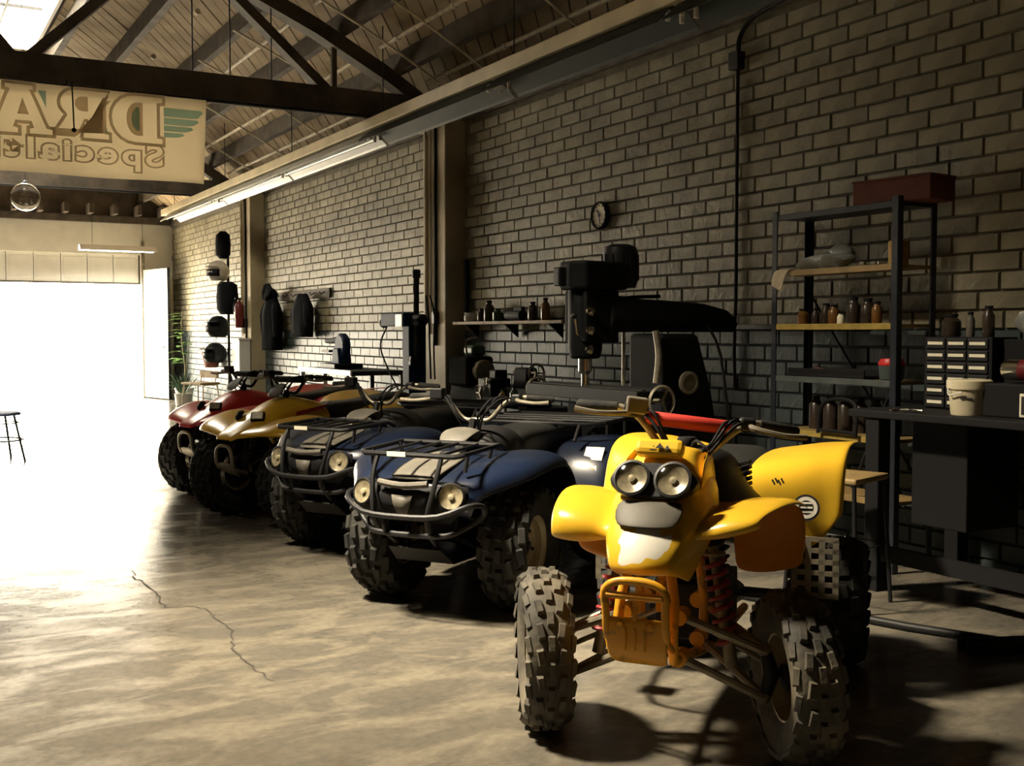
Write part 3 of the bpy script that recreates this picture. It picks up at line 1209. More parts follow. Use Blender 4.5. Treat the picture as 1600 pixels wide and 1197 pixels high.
def handlebar(p, Mx, bar_m, pad_m=None, lever_m='bare_metal', wid=.39, res_m='dust_plastic'):
    hb = MB().tube([(-.05, -wid, .075), (-.02, -wid * .62, .085), (0, -.16, .055), (.0, -.075, -.03), (.0, 0, -.035), (0, .075, -.03), (0, .16, .055), (-.02, wid * .62, .085), (-.05, wid, .075)], .0125, 10, smooth=4).xf(Mx).build('handlebar', bar_m, p)
    for s in (-1, 1):
        MB().tube([(-.023, s * (wid - .13), .083), (-.05, s * wid, .075), (-.052, s * (wid + .008), .075)], [.018, .018, .012], 12).xf(Mx).build('grip', 'rubber_dark', hb)
        MB().tube([(.012, s * (wid - .17), .075), (.05, s * (wid - .145), .07), (.062, s * (wid - .06), .062), (.05, s * (wid + .015), .065)], [.012, .010, .009, .011], 8, smooth=3).xf(Mx).build('lever', lever_m, hb)
        MB().box((0, s * (wid - .175), .08), (.05, .05, .045)).xf(Mx).build('switch_block', 'black_plastic', hb, smooth=False, bevel=.008)
    MB().box((.03, -(wid - .19), .10), (.055, .07, .055)).xf(Mx).build('brake_reservoir', res_m, hb, smooth=False, bevel=.006)
    if pad_m:
        MB().tube([(.0, -.145, .06), (.0, -.13, .062), (0, .13, .062), (0, .145, .06)], [.014, .024, .024, .014], 14).xf(Mx).build('crossbar_pad', pad_m, hb)
    for k, (a, b, c) in enumerate(((-.2, .06, -.10), (-.17, .05, -.04), (.2, .07, -.09), (.18, .05, -.03), (.14, .09, .02))):
        MB().tube([(.0, a, .08), (.05 + .02 * k % .03, a * .75, .075 + .012 * (k % 2)), (b + .03, a * .42, .0), (.04, a * .15, c - .02), (.0, a * .1, -.16)], .0055, 6, smooth=5).xf(Mx).build('cable', 'matte_black', hb)
    return hb


def sport_front_wing(p, s, m, y_in=.07, y_out=.46):
    """wing shaped front fender: narrow neck at the nose, broad blade over the wheel"""
    prof = [
        # y, then (x,z) from the front lip round the top to the trailing edge
        (.07, [(.25, .690), (.255, .71), (.225, .745), (.10, .775), (-.02, .795), (-.10, .80)]),
        (.13, [(.19, .700), (.195, .717), (.165, .740), (.06, .765), (-.08, .785), (-.18, .785)]),
        (.19, [(.16, .693), (.17, .715), (.145, .745), (.04, .775), (-.12, .795), (-.25, .775)]),
        (.255, [(.165, .680), (.185, .70), (.172, .765), (.05, .800), (-.16, .815), (-.31, .775)]),
        (.33, [(.165, .676), (.188, .695), (.176, .772), (.05, .808), (-.18, .822), (-.34, .772)]),
        (.395, [(.150, .678), (.175, .695), (.165, .772), (.04, .806), (-.18, .820), (-.34, .765)]),
        (.412, [(.135, .680), (.152, .70), (.145, .755), (.03, .787), (-.18, .800), (-.33, .75)]),
    ]
    secs = [[(x, s * y * (.80 + .22 * min(1, max(0, (.17 - x) / .42))), z + ((.075 if s > 0 else .01) * (y / .41) ** 1.6 * max(0, (.81 - z) / .13) if x > 0 else 0)) for x, z in q] for y, q in prof]
    return MB().loft(secs).build('front_fender', m, p, solid=.006 * s, sub=2, angle=180)


def build_quad_front():
    az = 232
    p = thing('sport_quad', 'bright yellow sport quad with twin headlights and red crossbar pad, nearest the camera', 'quad bike', (2.195, 2.886, 0), head(az), 'parked quad bikes')
    st = math.radians(27)
    wheel(p, 'front_wheel', TS_F, RS_F, HS_F, 0, -.42, .275, st, 0)
    wheel(p, 'front_wheel', TS_F, RS_F, HS_F, 0, .42, .275, st, .03)
    for s in (-1, 1):
        wheel(p, 'rear_wheel', TS_R, RS_R, HS_R, -1.15, s * .39, .26)
    front_suspension(p, .42, 0, .335, .275, 'red_spring', 'bare_metal', .66)
    MB().tube([(-1.15, -.3, .26), (-1.15, .3, .26)], .022, 10).build('rear_axle', 'dark_iron', p)
    # nose cowl
    rows = []
    for x, z, hw, bx, bz in ((.25, .612, .085, .03, .0), (.315, .618, .100, .04, .0), (.325, .650, .115, .05, .005), (.28, .72, .140, .06, .008), (.215, .785, .155, .07, .01), (.15, .84, .150, .07, .012), (.085, .915, .135, .07, .015), (.045, .960, .105, .05, .012), (-.03, .985, .095, .03, .012), (-.12, .975, .10, .02, .02)):
        h = []
        for t in (0, .35, .7, .92):
            h.append((x - bx * t * t, hw * t, z - bz * t * t))
        h.append((x - bx - .05, hw * 1.06, z - bz - .015))
        h.append((x - bx - .15, hw * 1.12, z - bz - .05))
        rows.append(h)
    cw = MB().loft(loft_sym(rows)).build('nose_cowl', 'yellow_nose', p, sub=2, angle=180, solid=.006)
    # headlight mask with two round lamps
    mk = MB().loft([[(.0, y, z) for y, z in [(.145 * math.cos(a) * (1 if abs(math.cos(a)) > .3 else 1), .062 * math.sin(a)) for a in (2 * PI * k / 20 for k in range(20))]], [(.035, y * .97, z * .97) for y, z in [(.145 * math.cos(a), .062 * math.sin(a)) for a in (2 * PI * k / 20 for k in range(20))]]], True, True)
    Rm = Matrix.Translation((.115, 0, .872)) @ Matrix.Rotation(math.radians(-28), 4, 'Y')
    m1 = mk.xf(Rm).build('headlight_mask', 'black_plastic', p, bevel=.006)
    for s in (-1, 1):
        T = Rm @ Matrix.Translation((.038, s * .066, 0))
        hl = MB().lathe([(.058, -.02), (.060, .012), (.052, .014), (.048, .006)], 28, axis='X', cap=False).xf(T).build('headlight', 'black_plastic', p)
        MB().lathe([(.05, .010), (.035, .004), (.015, -.002), (.0, -.004)], 28, axis='X', cap=False).xf(T).build('reflector', 'lens', hl)
        MB().lathe([(.012, -.004), (.012, .007), (0, .010)], 12, axis='X').xf(T).build('bulb', 'bulb', hl)
        MB().lathe([(.0, .022), (.03, .019), (.051, .011)], 28, axis='X', cap=False).xf(T).build('lens', 'clear_lens', hl)
    # chin below the mask and the number panel above it
    ch_rows = []
    for x, z, hw in ((.175, .83, .105), (.222, .795, .115), (.262, .755, .095)):
        ch_rows.append([(x + .006 - .065 * (t * hw / .15) ** 2, hw * t, z) for t in (-1, -.5, 0, .5, 1)])
    MB().loft(ch_rows).build('chin_panel', 'grey_plastic', p, sub=1, angle=180, solid=.008)
    npn = MB().box((.058, 0, .978), (.05, .155, .055), Matrix.Rotation(math.radians(-35), 3, 'Y')).build('number_panel', 'yellow_plastic', p, smooth=False, bevel=.016)
    for k, (dy, dz, r) in enumerate(((-.016, -.002, .012), (.006, .006, .013), (.03, .0, .010), (.0, -.012, .010))):
        MB().add([(.088 + dz * .4, dy - r, .985 + dz - r * .5), (.088 + dz * .4, dy + r, .985 + dz - r * .5), (.081 + dz * .4, dy, .985 + dz + r * .7)], [(0, 1, 2)]).build('emblem', 'decal_black', npn, smooth=False, solid=.002)
    # shoulder panels flowing up to the tank
    for s in (-1, 1):
        MB().loft([[(.10, s * .12, .80), (.06, s * .14, .86), (.02, s * .13, .93)], [(-.04, s * .135, .80), (-.05, s * .145, .87), (-.07, s * .125, .955)], [(-.13, s * .135, .79), (-.14, s * .14, .87), (-.16, s * .11, .985)], [(-.20, s * .12, .78), (-.22, s * .125, .85), (-.24, s * .10, .945)]]).build('shoulder_panel', 'yellow_plastic', p, sub=2, angle=180, solid=.006 * s)
        sport_front_wing(p, s, 'yellow_plastic')
        # splash guard hanging behind the front wheel
        MB().loft([[(-.27, s * y, .785 - .03 * abs(y - .3)) for y in (.17, .25, .33, .405)], [(-.275, s * y, .68) for y in (.165, .25, .33, .42)], [(-.30, s * y, z) for y, z in ((.17, .55), (.25, .543), (.33, .56), (.40, .58))], [(-.32, s * y, z) for y, z in ((.18, .53), (.25, .525), (.33, .54), (.39, .56))]]).build('splash_guard', 'shade_and_print_orange', p, sub=2, angle=180, solid=.006)  # yellow guard, its shade painted in as orange
    # tank cover, seat
    rows = []
    for x, zt, hw, hb in ((-.16, .90, .08, .13), (-.22, .95, .12, .20), (-.34, .965, .15, .255), (-.47, .945, .155, .28), (-.58, .89, .14, .25), (-.64, .83, .12, .18)):
        rows.append([(x, 0, zt), (x, hw * .7, zt - .01), (x, hw, zt - .05), (x, hw * 1.1, zt - .12), (x, hb * .95, .735), (x, hb * 1.08, .715)])
    tk = MB().loft(loft_sym(rows)).build('tank_cover', 'black_plastic', p, sub=2, angle=180, solid=.005)
    MB().lathe([(.0, .03), (.03, .03), (.036, .02), (.036, 0)], 16, (-.30, 0, .955)).build('fuel_cap', 'matte_black', tk)
    for s in (-1, 1):
        mbs = MB()
        for k in range(7):
            mbs.box((-.52 + k * .004, s * .165, .76 + k * .02), (.05, .04, .012), Matrix.Rotation(.3 * s, 3, 'X'))
        mbs.build('ribbed_strap', 'matte_black', tk, smooth=False)
    rows = []
    for x, zt, hw in ((-.55, .80, .10), (-.62, .835, .135), (-.8, .84, .15), (-1.0, .85, .155), (-1.2, .875, .15), (-1.3, .87, .12), (-1.34, .83, .1)):
        rows.append([(x, 0, zt), (x, hw * .6, zt), (x, hw * .95, zt - .02), (x, hw, zt - .06), (x, hw * .9, zt - .12)])
    MB().loft(loft_sym(rows)).build('seat', 'seat_vinyl', p, sub=2, angle=180, solid=.006)
    # rear fenders: tall flared blades
    for s in (-1, 1):
        q = [
            (.13, [(-.60, .56), (-.62, .68), (-.66, .80), (-.78, .845), (-1.05, .86), (-1.4, .85)]),
            (.22, [(-.64, .54), (-.67, .68), (-.71, .81), (-.84, .855), (-1.08, .875), (-1.42, .86)]),
            (.34, [(-.70, .53), (-.735, .68), (-.79, .82), (-.92, .88), (-1.14, .90), (-1.44, .88)]),
            (.41, [(-.75, .56), (-.79, .69), (-.85, .83), (-.96, .893), (-1.18, .90), (-1.45, .88)]),
            (.465, [(-.80, .66), (-.84, .76), (-.89, .85), (-.98, .905), (-1.2, .91), (-1.45, .885)]),
            (.475, [(-.82, .65), (-.86, .75), (-.91, .84), (-1.0, .895), (-1.2, .90), (-1.45, .88)]),
        ]
        rf = MB().loft([[(x, s * y, z) for x, z in pr] for y, pr in q]).build('rear_fender', 'yellow_plastic', p, sub=2, angle=180, solid=.006 * s)
        roundel(rf, (-.728, s * .35, .695), (.9, s * .25, .30), .05, 'round_sticker')
        sc = MB()
        for k in range(4):
            sc.box((-.69, s * (.235 + k * .011), .79 + .006 * (k % 2)), (.003, .006, .022), Matrix.Rotation(s * .5, 3, 'X'))
        sc.build('script_mark', 'decal_black', rf, smooth=False)
        # perforated heel guard
        hg = MB()
        for k in range(4):
            hg.box((-.72, s * (.31 + k * .05), .47), (.006, .022, .22))
        for k in range(6):
            hg.box((-.72, s * .385, .37 + k * .042), (.006, .17, .018))
        hg.build('heel_guard', 'bare_metal', p, smooth=False)
        MB().tube([(-.30, s * .12, .27), (-.34, s * .30, .27), (-.55, s * .36, .27), (-.78, s * .36, .27), (-.80, s * .14, .28)], .013, 8, smooth=3).build('foot_rail', 'bare_metal', p)
        mbp = MB().box((-.47, s * .33, .285), (.10, .13, .02))
        mbp.build('foot_peg', 'dark_iron', p, smooth=False, bevel=.004)
        # frame uprights and rails
        MB().tube([(.16, s * .055, .66), (.20, s * .085, .53), (.235, s * .09, .42), (.20, s * .085, .34), (-.3, s * .09, .26), (-.85, s * .10, .27)], .0165, 10).build('frame_rail', 'yellow_frame', p)
        MB().tube([(.10, s * .06, .80), (-.05, s * .10, .66), (-.10, s * .11, .46), (-.12, s * .10, .30)], .016, 10).build('frame_upright', 'yellow_frame', p)
        for zz in (.335, .465):
            for xx in (.13, -.12):
                MB().lathe([(.0, -.03), (.026, -.03), (.026, .03), (0, .03)], 12, (xx, s * .088, zz), 'X').build('arm_bracket', 'yellow_frame', p)
    MB().tube([(-.02, 0, .93), (.02, 0, .60), (.04, 0, .45)], .018, 10).build('steering_stem', 'yellow_frame', p)
    # front bumper: hoop with a pressed plate and window
    hoop = [(.245, -.088, .385), (.315, -.092, .43), (.335, -.092, .52), (.34, -.095, .575), (.345, -.06, .605), (.347, 0, .612), (.345, .06, .605), (.34, .095, .575), (.335, .092, .52), (.315, .092, .43), (.245, .088, .385)]
    bp = MB().tube(hoop, .0125, 10, smooth=3).build('bumper', 'yellow_frame', p)
    MB().tube([(.325, -.088, .555), (.345, -.085, .565), (.345, .085, .565), (.325, .10, .555)], .011, 8).build('bumper_crossbar', 'yellow_frame', bp)
    MB().loft([[(.333, y, .498) for y in (-.1, -.04, .04, .1)], [(.338, y, .485) for y in (-.1, -.04, .04, .1)], [(.33, y, .43) for y in (-.1, -.04, .04, .1)], [(.31, y, .365) for y in (-.094, -.04, .04, .094)], [(.26, y, .335) for y in (-.085, -.04, .04, .085)]]).build('bumper_plate', 'yellow_frame', bp, sub=1, angle=180, solid=.004)
    for y in (-.095, .0, .095):
        MB().box((.333, y, .525), (.006, .014, .07)).build('bumper_bar', 'yellow_frame', bp, smooth=False)
    for y in (-.045, .045):
        MB().lathe([(.012, 0), (.010, .006), (0, .008)], 12, (.337, y, .475), 'X').build('bolt', 'yellow_frame', bp)
    for k in range(3):
        MB().tube([(.338, -.03 + k * .03, .465), (.334, -.03 + k * .03, .40)], .004, 6).build('pressed_rib', 'yellow_frame', bp)
    # engine, exhaust, handlebars
    e = MB().box((-.48, 0, .37), (.36, .22, .2)).box((-.42, 0, .53), (.2, .18, .16))
    for k in range(5):
        e.box((-.40, 0, .50 + k * .035), (.24, .22, .012))
    e.build('engine', 'dark_iron', p, smooth=False, bevel=.008)
    MB().tube([(-.3, -.08, .52), (-.22, -.16, .50), (-.3, -.21, .46), (-.8, -.2, .48), (-1.3, -.2, .6)], [.018, .018, .018, .03, .045], 10, smooth=4).build('exhaust', 'bare_metal', p)
    MB().tube([(-.7, 0, .30), (-1.15, 0, .26)], .05, 10).build('swingarm', 'dark_iron', p)
    HB = Matrix.Translation((-.16, .03, .985)) @ Matrix.Rotation(math.radians(20), 4, 'Z') @ Matrix.Rotation(math.radians(-7), 4, 'X')
    handlebar(p, HB, 'bare_metal', 'red_pad', 'dust_plastic', .37)
    return p


build_quad_front()


# ================================================================== blue utility quads


def build_utility(label, loc, az):
    p = thing('utility_quad', label, 'quad bike', loc, head(az), 'parked quad bikes')
    B, BK = 'blue_plastic', 'black_metal'
    ty = .37
    for s in (-1, 1):
        wheel(p, 'front_wheel', TU_F, RU_F, HU_F, 0, s * ty, .31, .06)
        wheel(p, 'rear_wheel', TU_R, RU_R, HU_R, -1.18, s * .37, .31)
    front_suspension(p, ty, 0, .34, .31, 'matte_black', 'dark_iron', .62)
    MB().tube([(-1.18, -.3, .31), (-1.18, .3, .31)], .03, 10).build('rear_axle', 'dark_iron', p)
    # front body with wheel arches
    fr = (0, .18, .36, .55, .72, .88, .97, 1.0)
    rows = []
    for x, zc, zf, ye, ze in ((.42, .46, .50, .27, .47), (.465, .52, .54, .30, .50), (.47, .58, .60, .325, .55), (.43, .655, .66, .36, .60), (.32, .695, .70, .43, .62), (.15, .735, .748, .52, .665), (-.06, .75, .775, .54, .70), (-.22, .745, .765, .53, .68), (-.34, .73, .70, .52, .60), (-.42, .72, .58, .50, .48), (-.46, .70, .46, .48, .38)):
        zz = (zc, zc + .005, zc * .6 + zf * .4 - .012, zf - .005, zf, zf - .012, zf * .55 + ze * .45, ze)
        rows.append([(x - .06 * (f ** 2) * (1 if x > .3 else 0), ye * f, z) for f, z in zip(fr, zz)])
    bd = MB().loft(loft_sym(rows)).build('front_body', B, p, sub=2, angle=180, solid=.006)
    # dusty centre panel, grille and nose shield
    MB().loft([[(.435, y, .668 - abs(y) * .05) for y in (-.13, 0, .13)], [(.36, y, .705 - abs(y) * .05) for y in (-.14, 0, .14)], [(.22, y, .735 - abs(y) * .05) for y in (-.15, 0, .15)], [(.02, y, .765 - abs(y) * .04) for y in (-.13, 0, .13)]]).build('centre_panel', 'grey_plastic', p, sub=1, angle=180, solid=.012)
    MB().loft([[(.495, y, .64 - abs(y) * .1) for y in (-.15, 0, .15)], [(.51, y, .60 - abs(y) * .1) for y in (-.14, 0, .14)], [(.50, y, .52) for y in (-.12, 0, .12)]]).build('grille', 'matte_black', p, sub=1, angle=180, solid=.02)
    MB().loft([[(.478 - .05 * (y / .3) ** 2, y, .645) for y in (-.30, -.2, -.1, 0, .1, .2, .30)], [(.492 - .05 * (y / .3) ** 2, y, .60) for y in (-.31, -.2, -.1, 0, .1, .2, .31)], [(.488 - .05 * (y / .3) ** 2, y, .53) for y in (-.28, -.2, -.1, 0, .1, .2, .28)], [(.45, y, .47) for y in (-.22, -.15, -.1, 0, .1, .15, .22)]]).build('fascia', 'matte_black', p, angle=180, solid=.006)
    MB().loft([[(.515, y, .60) for y in (-.055, 0, .055)], [(.52, y, .56) for y in (-.045, 0, .045)], [(.512, y, .505) for y in (-.025, 0, .025)]]).build('nose_badge', 'grey_plastic', p, angle=180, solid=.008)
    MB().tube([(.50, -.13, .655), (.52, 0, .645), (.50, .13, .655)], .016, 8, smooth=3).build('nose_bar', 'grey_plastic', p)
    for s in (-1, 1):
        T = Matrix.Translation((.470, s * .235, .600)) @ Matrix.Rotation(s * .28, 4, 'Z') @ Matrix.Rotation(-.2, 4, 'Y')
        hl = MB().lathe([(.062, -.05), (.066, .008), (.058, .012), (.055, .004)], 26, axis='X', cap=False).xf(T).build('headlight', 'matte_black', p)
        MB().lathe([(.057, .008), (.04, .002), (.018, -.004), (0, -.006)], 26, axis='X', cap=False).xf(T).build('reflector', 'lens', hl)
        MB().lathe([(0, .024), (.035, .02), (.058, .01)], 26, axis='X', cap=False).xf(T).build('lens', 'clear_lens', hl)
        MB().lathe([(.014, -.006), (.014, .008), (0, .011)], 10, axis='X').xf(T).build('bulb', 'bulb', hl)
        # footwell
        MB().loft([[(-.36, s * y, .32) for y in (.12, .3, .47)], [(-.5, s * y, .27) for y in (.12, .3, .47)], [(-.72, s * y, .27) for y in (.12, .3, .47)], [(-.86, s * y, .36) for y in (.12, .3, .47)]]).build('footwell', 'black_plastic', p, angle=180, solid=.01)
    # front rack
    rk = MB()
    for y in (-.27, .27):
        rk.tube([(.42, y, .785), (.05, y, .80), (-.02, y, .775)], .0115, 8)
    rk.tube([(.42, -.27, .785), (.45, -.24, .78), (.45, .24, .78), (.42, .27, .785)], .0125, 8)
    rk.tube([(.05, -.27, .80), (.05, .27, .80)], .0115, 8)
    for y in (-.16, -.05, .05, .16):
        rk.tube([(.445, y, .782), (.05, y, .80)], .008, 8)
    for s in (-1, 1):
        rk.tube([(.44, s * .17, .78), (.49, s * .17, .68), (.53, s * .145, .52), (.50, s * .13, .44)], .0125, 8, smooth=3)
        rk.tube([(.10, s * .26, .80), (.10, s * .24, .73)], .01, 8)
        rk.tube([(.35, s * .26, .79), (.36, s * .25, .70)], .01, 8)
    r1 = rk.build('front_rack', BK, p)
    MB().box((.462, -.06, .782), (.004, .10, .022)).build('rack_sticker', 'label_white', r1, smooth=False)
    bm_ = MB().tube([(.36, -.36, .58), (.45, -.34, .565), (.535, -.20, .515), (.55, 0, .505), (.535, .20, .515), (.47, .32, .56), (.40, .36, .555), (.36, .34, .50), (.42, .24, .43), (.46, .15, .41), (.46, -.15, .41), (.42, -.24, .43), (.36, -.34, .50)], .014, 8, closed=True, smooth=3)
    for s in (-1, 1):
        bm_.tube([(.50, s * .13, .51), (.46, s * .12, .41), (.35, s * .1, .33)], .012, 8)
    bm_.build('bumper', BK, p)
    # instrument pod, tank, seat
    MB().loft([[(.06, y, .80 - abs(y) * .2) for y in (-.06, 0, .06)], [(.0, y, .86 - abs(y) * .25) for y in (-.095, 0, .095)], [(-.09, y, .885 - abs(y) * .25) for y in (-.10, 0, .10)], [(-.15, y, .86 - abs(y) * .2) for y in (-.08, 0, .08)], [(-.17, y, .80) for y in (-.06, 0, .06)]]).build('instrument_pod', 'grey_plastic', p, sub=2, angle=180, solid=.01)
    rows = []
    for x, zt, hw in ((-.16, .76, .10), (-.24, .84, .14), (-.38, .87, .155), (-.52, .84, .14), (-.60, .80, .12)):
        rows.append([(x, 0, zt), (x, hw * .6, zt - .01), (x, hw, zt - .06), (x, hw * 1.15, zt - .2), (x, hw * 1.1, .50)])
    MB().loft(loft_sym(rows)).build('tank_cover', 'black_plastic', p, sub=2, angle=180, solid=.006)
    rows = []
    for x, zt, hw in ((-.52, .80, .10), (-.60, .83, .15), (-.85, .825, .17), (-1.1, .84, .175), (-1.3, .84, .16), (-1.36, .80, .14)):
        rows.append([(x, 0, zt), (x, hw * .6, zt), (x, hw * .95, zt - .015), (x, hw, zt - .06), (x, hw * .92, zt - .14)])
    MB().loft(loft_sym(rows)).build('seat', 'seat_vinyl', p, sub=2, angle=180, solid=.006)
    # rear body
    rows = []
    for x, zc, zf, ye, ze in ((-.74, .68, .42, .50, .34), (-.78, .70, .58, .52, .48), (-.86, .71, .69, .54, .60), (-1.0, .72, .745, .55, .67), (-1.2, .72, .755, .55, .69), (-1.42, .72, .735, .53, .66), (-1.5, .70, .68, .50, .60), (-1.52, .66, .60, .48, .54)):
        zz = (zc, zc, zc * .6 + zf * .4, zf, zf, zf - .012, zf * .55 + ze * .45, ze)
        rows.append([(x, ye * f, z) for f, z in zip(fr, zz)])
    rb = MB().loft(loft_sym(rows)).build('rear_body', B, p, sub=2, angle=180, solid=.006)
    for s in (-1, 1):
        T = Matrix.Translation((-.862, s * .41, .675)) @ Matrix.Rotation(math.radians(-38), 4, 'Y')
        MB().box((0, 0, 0), (.004, .11, .085)).xf(T).build('warning_label', 'label_white', rb, smooth=False)
        T = Matrix.Translation((-.802, s * .40, .585)) @ Matrix.Rotation(math.radians(-22), 4, 'Y')
        MB().box((0, 0, 0), (.004, .09, .06)).xf(T).build('warning_label', 'label_white', rb, smooth=False)
        MB().box((.001, 0, .008), (.005, .06, .016)).xf(T).build('label_print', 'shade_and_print_orange', rb, smooth=False)
    rk = MB()
    rk.tube([(-.92, -.33, .83), (-.92, .33, .83), (-1.0, .42, .835), (-1.5, .42, .835), (-1.56, .36, .835), (-1.56, -.36, .835), (-1.5, -.42, .835), (-1.0, -.42, .835)], .012, 8, closed=True)
    for x in (-1.1, -1.25, -1.4):
        rk.tube([(x, -.42, .835), (x, .42, .835)], .009, 8)
    for s in (-1, 1):
        rk.tube([(-.92, s * .3, .83), (-.84, s * .3, .74)], .01, 8)
        rk.tube([(-1.2, s * .36, .835), (-1.2, s * .36, .75)], .01, 8)
        rk.tube([(-1.5, s * .36, .835), (-1.5, s * .36, .72)], .01, 8)
    rk.build('rear_rack', BK, p)
    e = MB().box((-.5, 0, .42), (.5, .28, .3)).box((-.1, 0, .42), (.5, .2, .2)).box((-.95, 0, .40), (.5, .16, .18))
    e.build('engine', 'dark_iron', p, smooth=False, bevel=.02)
    MB().loft([[(.40, y, .34) for y in (-.14, 0, .14)], [(.30, y, .26) for y in (-.16, 0, .16)], [(-.8, y, .25) for y in (-.18, 0, .18)]]).build('skid_plate', 'dark_iron', p, smooth=False, solid=.008)
    HB = Matrix.Translation((-.24, 0, .93)) @ Matrix.Rotation(math.radians(4), 4, 'Z')
    handlebar(p, HB, 'bare_metal', None, 'bare_metal', .40, 'black_plastic')
    MB().tube([(-.20, 0, .90), (-.1, 0, .6)], .02, 8).build('steering_stem', 'dark_iron', p)
    return p


build_utility('dark blue utility quad with racks, right behind the nearest yellow quad', (2.48, 4.985, 0), 235)
build_utility('dark blue utility quad with racks, beside the far yellow quad with the red stripe', (2.57, 6.53, 0), 240)


# ================================================================== sport quads at the far end of the row


def build_sport(label, loc, az, body, stripe=None):
    p = thing('sport_quad', label, 'quad bike', loc, head(az), 'parked quad bikes')
    ty = .40
    for s in (-1, 1):
        wheel(p, 'front_wheel', TU_F, RS_R, HS_R, 0, s * ty, .31, .08)
        wheel(p, 'rear_wheel', TS_R, RS_R, HS_R, -1.15, s * .39, .26)
    front_suspension(p, ty, 0, .36, .31, 'dust_plastic', 'dark_iron', .64)
    MB().tube([(-1.15, -.3, .26), (-1.15, .3, .26)], .025, 10).build('rear_axle', 'dark_iron', p)
    rows = []
    for x, zc, zs, hw, ze in ((.34, .60, .60, .07, .585), (.33, .625, .62, .09, .60), (.24, .68, .665, .13, .63), (.12, .745, .715, .16, .66), (.0, .815, .77, .17, .70), (-.10, .865, .80, .16, .72), (-.2, .885, .81, .15, .72), (-.32, .87, .80, .15, .70), (-.5, .83, .76, .16, .66)):
        rows.append([(x, 0, zc), (x, hw * .4, zc - .004), (x, hw * .75, zs + (zc - zs) * .4), (x, hw, zs), (x - .01, hw * 1.12, ze)])
    nc = MB().loft(loft_sym(rows)).build('nose_cowl', body, p, sub=2, angle=180, solid=.006)
    for s in (-1, 1):
        q = [
            (.08, [(.30, .60), (.31, .625), (.22, .675), (.08, .70), (-.1, .72), (-.3, .70)]),
            (.18, [(.27, .615), (.28, .64), (.18, .695), (.04, .725), (-.12, .74), (-.3, .70)]),
            (.30, [(.26, .63), (.27, .655), (.16, .715), (.0, .755), (-.16, .765), (-.34, .70)]),
            (.42, [(.24, .635), (.25, .66), (.14, .725), (-.02, .775), (-.18, .775), (-.36, .68)]),
            (.50, [(.18, .63), (.19, .65), (.10, .71), (-.04, .76), (-.19, .76), (-.36, .66)]),
            (.52, [(.15, .61), (.155, .63), (.08, .68), (-.05, .725), (-.19, .725), (-.35, .64)]),
        ]
        f = MB().loft([[(x, s * y, z) for x, z in pr] for y, pr in q]).build('front_fender', body, p, sub=2, angle=180, solid=.006 * s)
        MB().loft([[(-.34, s * y, .70) for y in (.2, .35, .5)], [(-.40, s * y, .58) for y in (.2, .35, .5)], [(-.43, s * y, .46) for y in (.2, .33, .46)]]).build('splash_guard', body, p, sub=1, angle=180, solid=.006)
        T = Matrix.Translation((.115, s * .105, .752)) @ Matrix.Rotation(s * .75, 4, 'Z') @ Matrix.Rotation(-.55, 4, 'Y')
        hl = MB().box((0, 0, 0), (.03, .10, .075)).xf(T).build('headlight', 'matte_black', p, smooth=False, bevel=.012)
        MB().box((.018, 0, 0), (.01, .082, .058)).xf(T).build('lens', 'lens', hl, smooth=False, bevel=.006)
        if stripe:
            MB().add([(-.18, s * .178, .745), (-.18, s * .172, .775), (-.45, s * .168, .815), (-.50, s * .162, .845), (-.42, s * .172, .785)], [(0, 1, 2, 3, 4)]).build('stripe', stripe, nc, smooth=False, solid=.012)
        q = [
            (.14, [(-.70, .62), (-.74, .72), (-.84, .79), (-1.1, .82), (-1.4, .84)]),
            (.28, [(-.76, .58), (-.80, .70), (-.90, .80), (-1.15, .84), (-1.42, .85)]),
            (.42, [(-.80, .60), (-.85, .72), (-.96, .83), (-1.18, .87), (-1.42, .87)]),
            (.50, [(-.86, .64), (-.90, .74), (-1.0, .84), (-1.2, .865), (-1.40, .86)]),
        ]
        MB().loft([[(x, s * y, z) for x, z in pr] for y, pr in q]).build('rear_fender', body, p, sub=2, angle=180, solid=.006 * s)
        MB().tube([(.16, s * .055, .62), (.22, s * .08, .46), (.18, s * .08, .34), (-.3, s * .09, .27), (-.85, s * .1, .27)], .017, 8).build('frame_rail', 'dark_iron', p)
    # visor, tank, seat
    MB().loft([[(-.08, y, .88 - abs(y) * .1) for y in (-.07, 0, .07)], [(-.13, y, .945 - abs(y) * .12) for y in (-.08, 0, .08)], [(-.19, y, .985 - abs(y) * .2) for y in (-.065, 0, .065)]]).build('visor', 'grey_plastic', p, sub=1, angle=180, solid=.01)
    rows = []
    for x, zt, hw in ((-.5, .81, .12), (-.6, .825, .14), (-.9, .82, .155), (-1.2, .865, .15), (-1.36, .875, .12), (-1.42, .85, .1)):
        rows.append([(x, 0, zt), (x, hw * .6, zt), (x, hw * .95, zt - .02), (x, hw, zt - .06), (x, hw * .9, zt - .12)])
    MB().loft(loft_sym(rows)).build('seat', 'seat_vinyl', p, sub=2, angle=180, solid=.006)
    hoop = [(.20, -.09, .36), (.31, -.095, .40), (.33, -.09, .50), (.33, -.05, .55), (.33, .05, .55), (.33, .09, .50), (.31, .095, .40), (.20, .09, .36)]
    bp = MB().tube(hoop, .0125, 8, smooth=3).build('bumper', 'bare_metal', p)
    MB().loft([[(.33, y, .44) for y in (-.09, 0, .09)], [(.32, y, .39) for y in (-.09, 0, .09)], [(.22, y, .33) for y in (-.08, 0, .08)]]).build('bumper_plate', 'bare_metal', bp, sub=1, angle=180, solid=.004)
    MB().box((-.45, 0, .42), (.5, .24, .3)).box((-.4, 0, .6), (.25, .18, .14)).build('engine', 'dark_iron', p, smooth=False, bevel=.02)
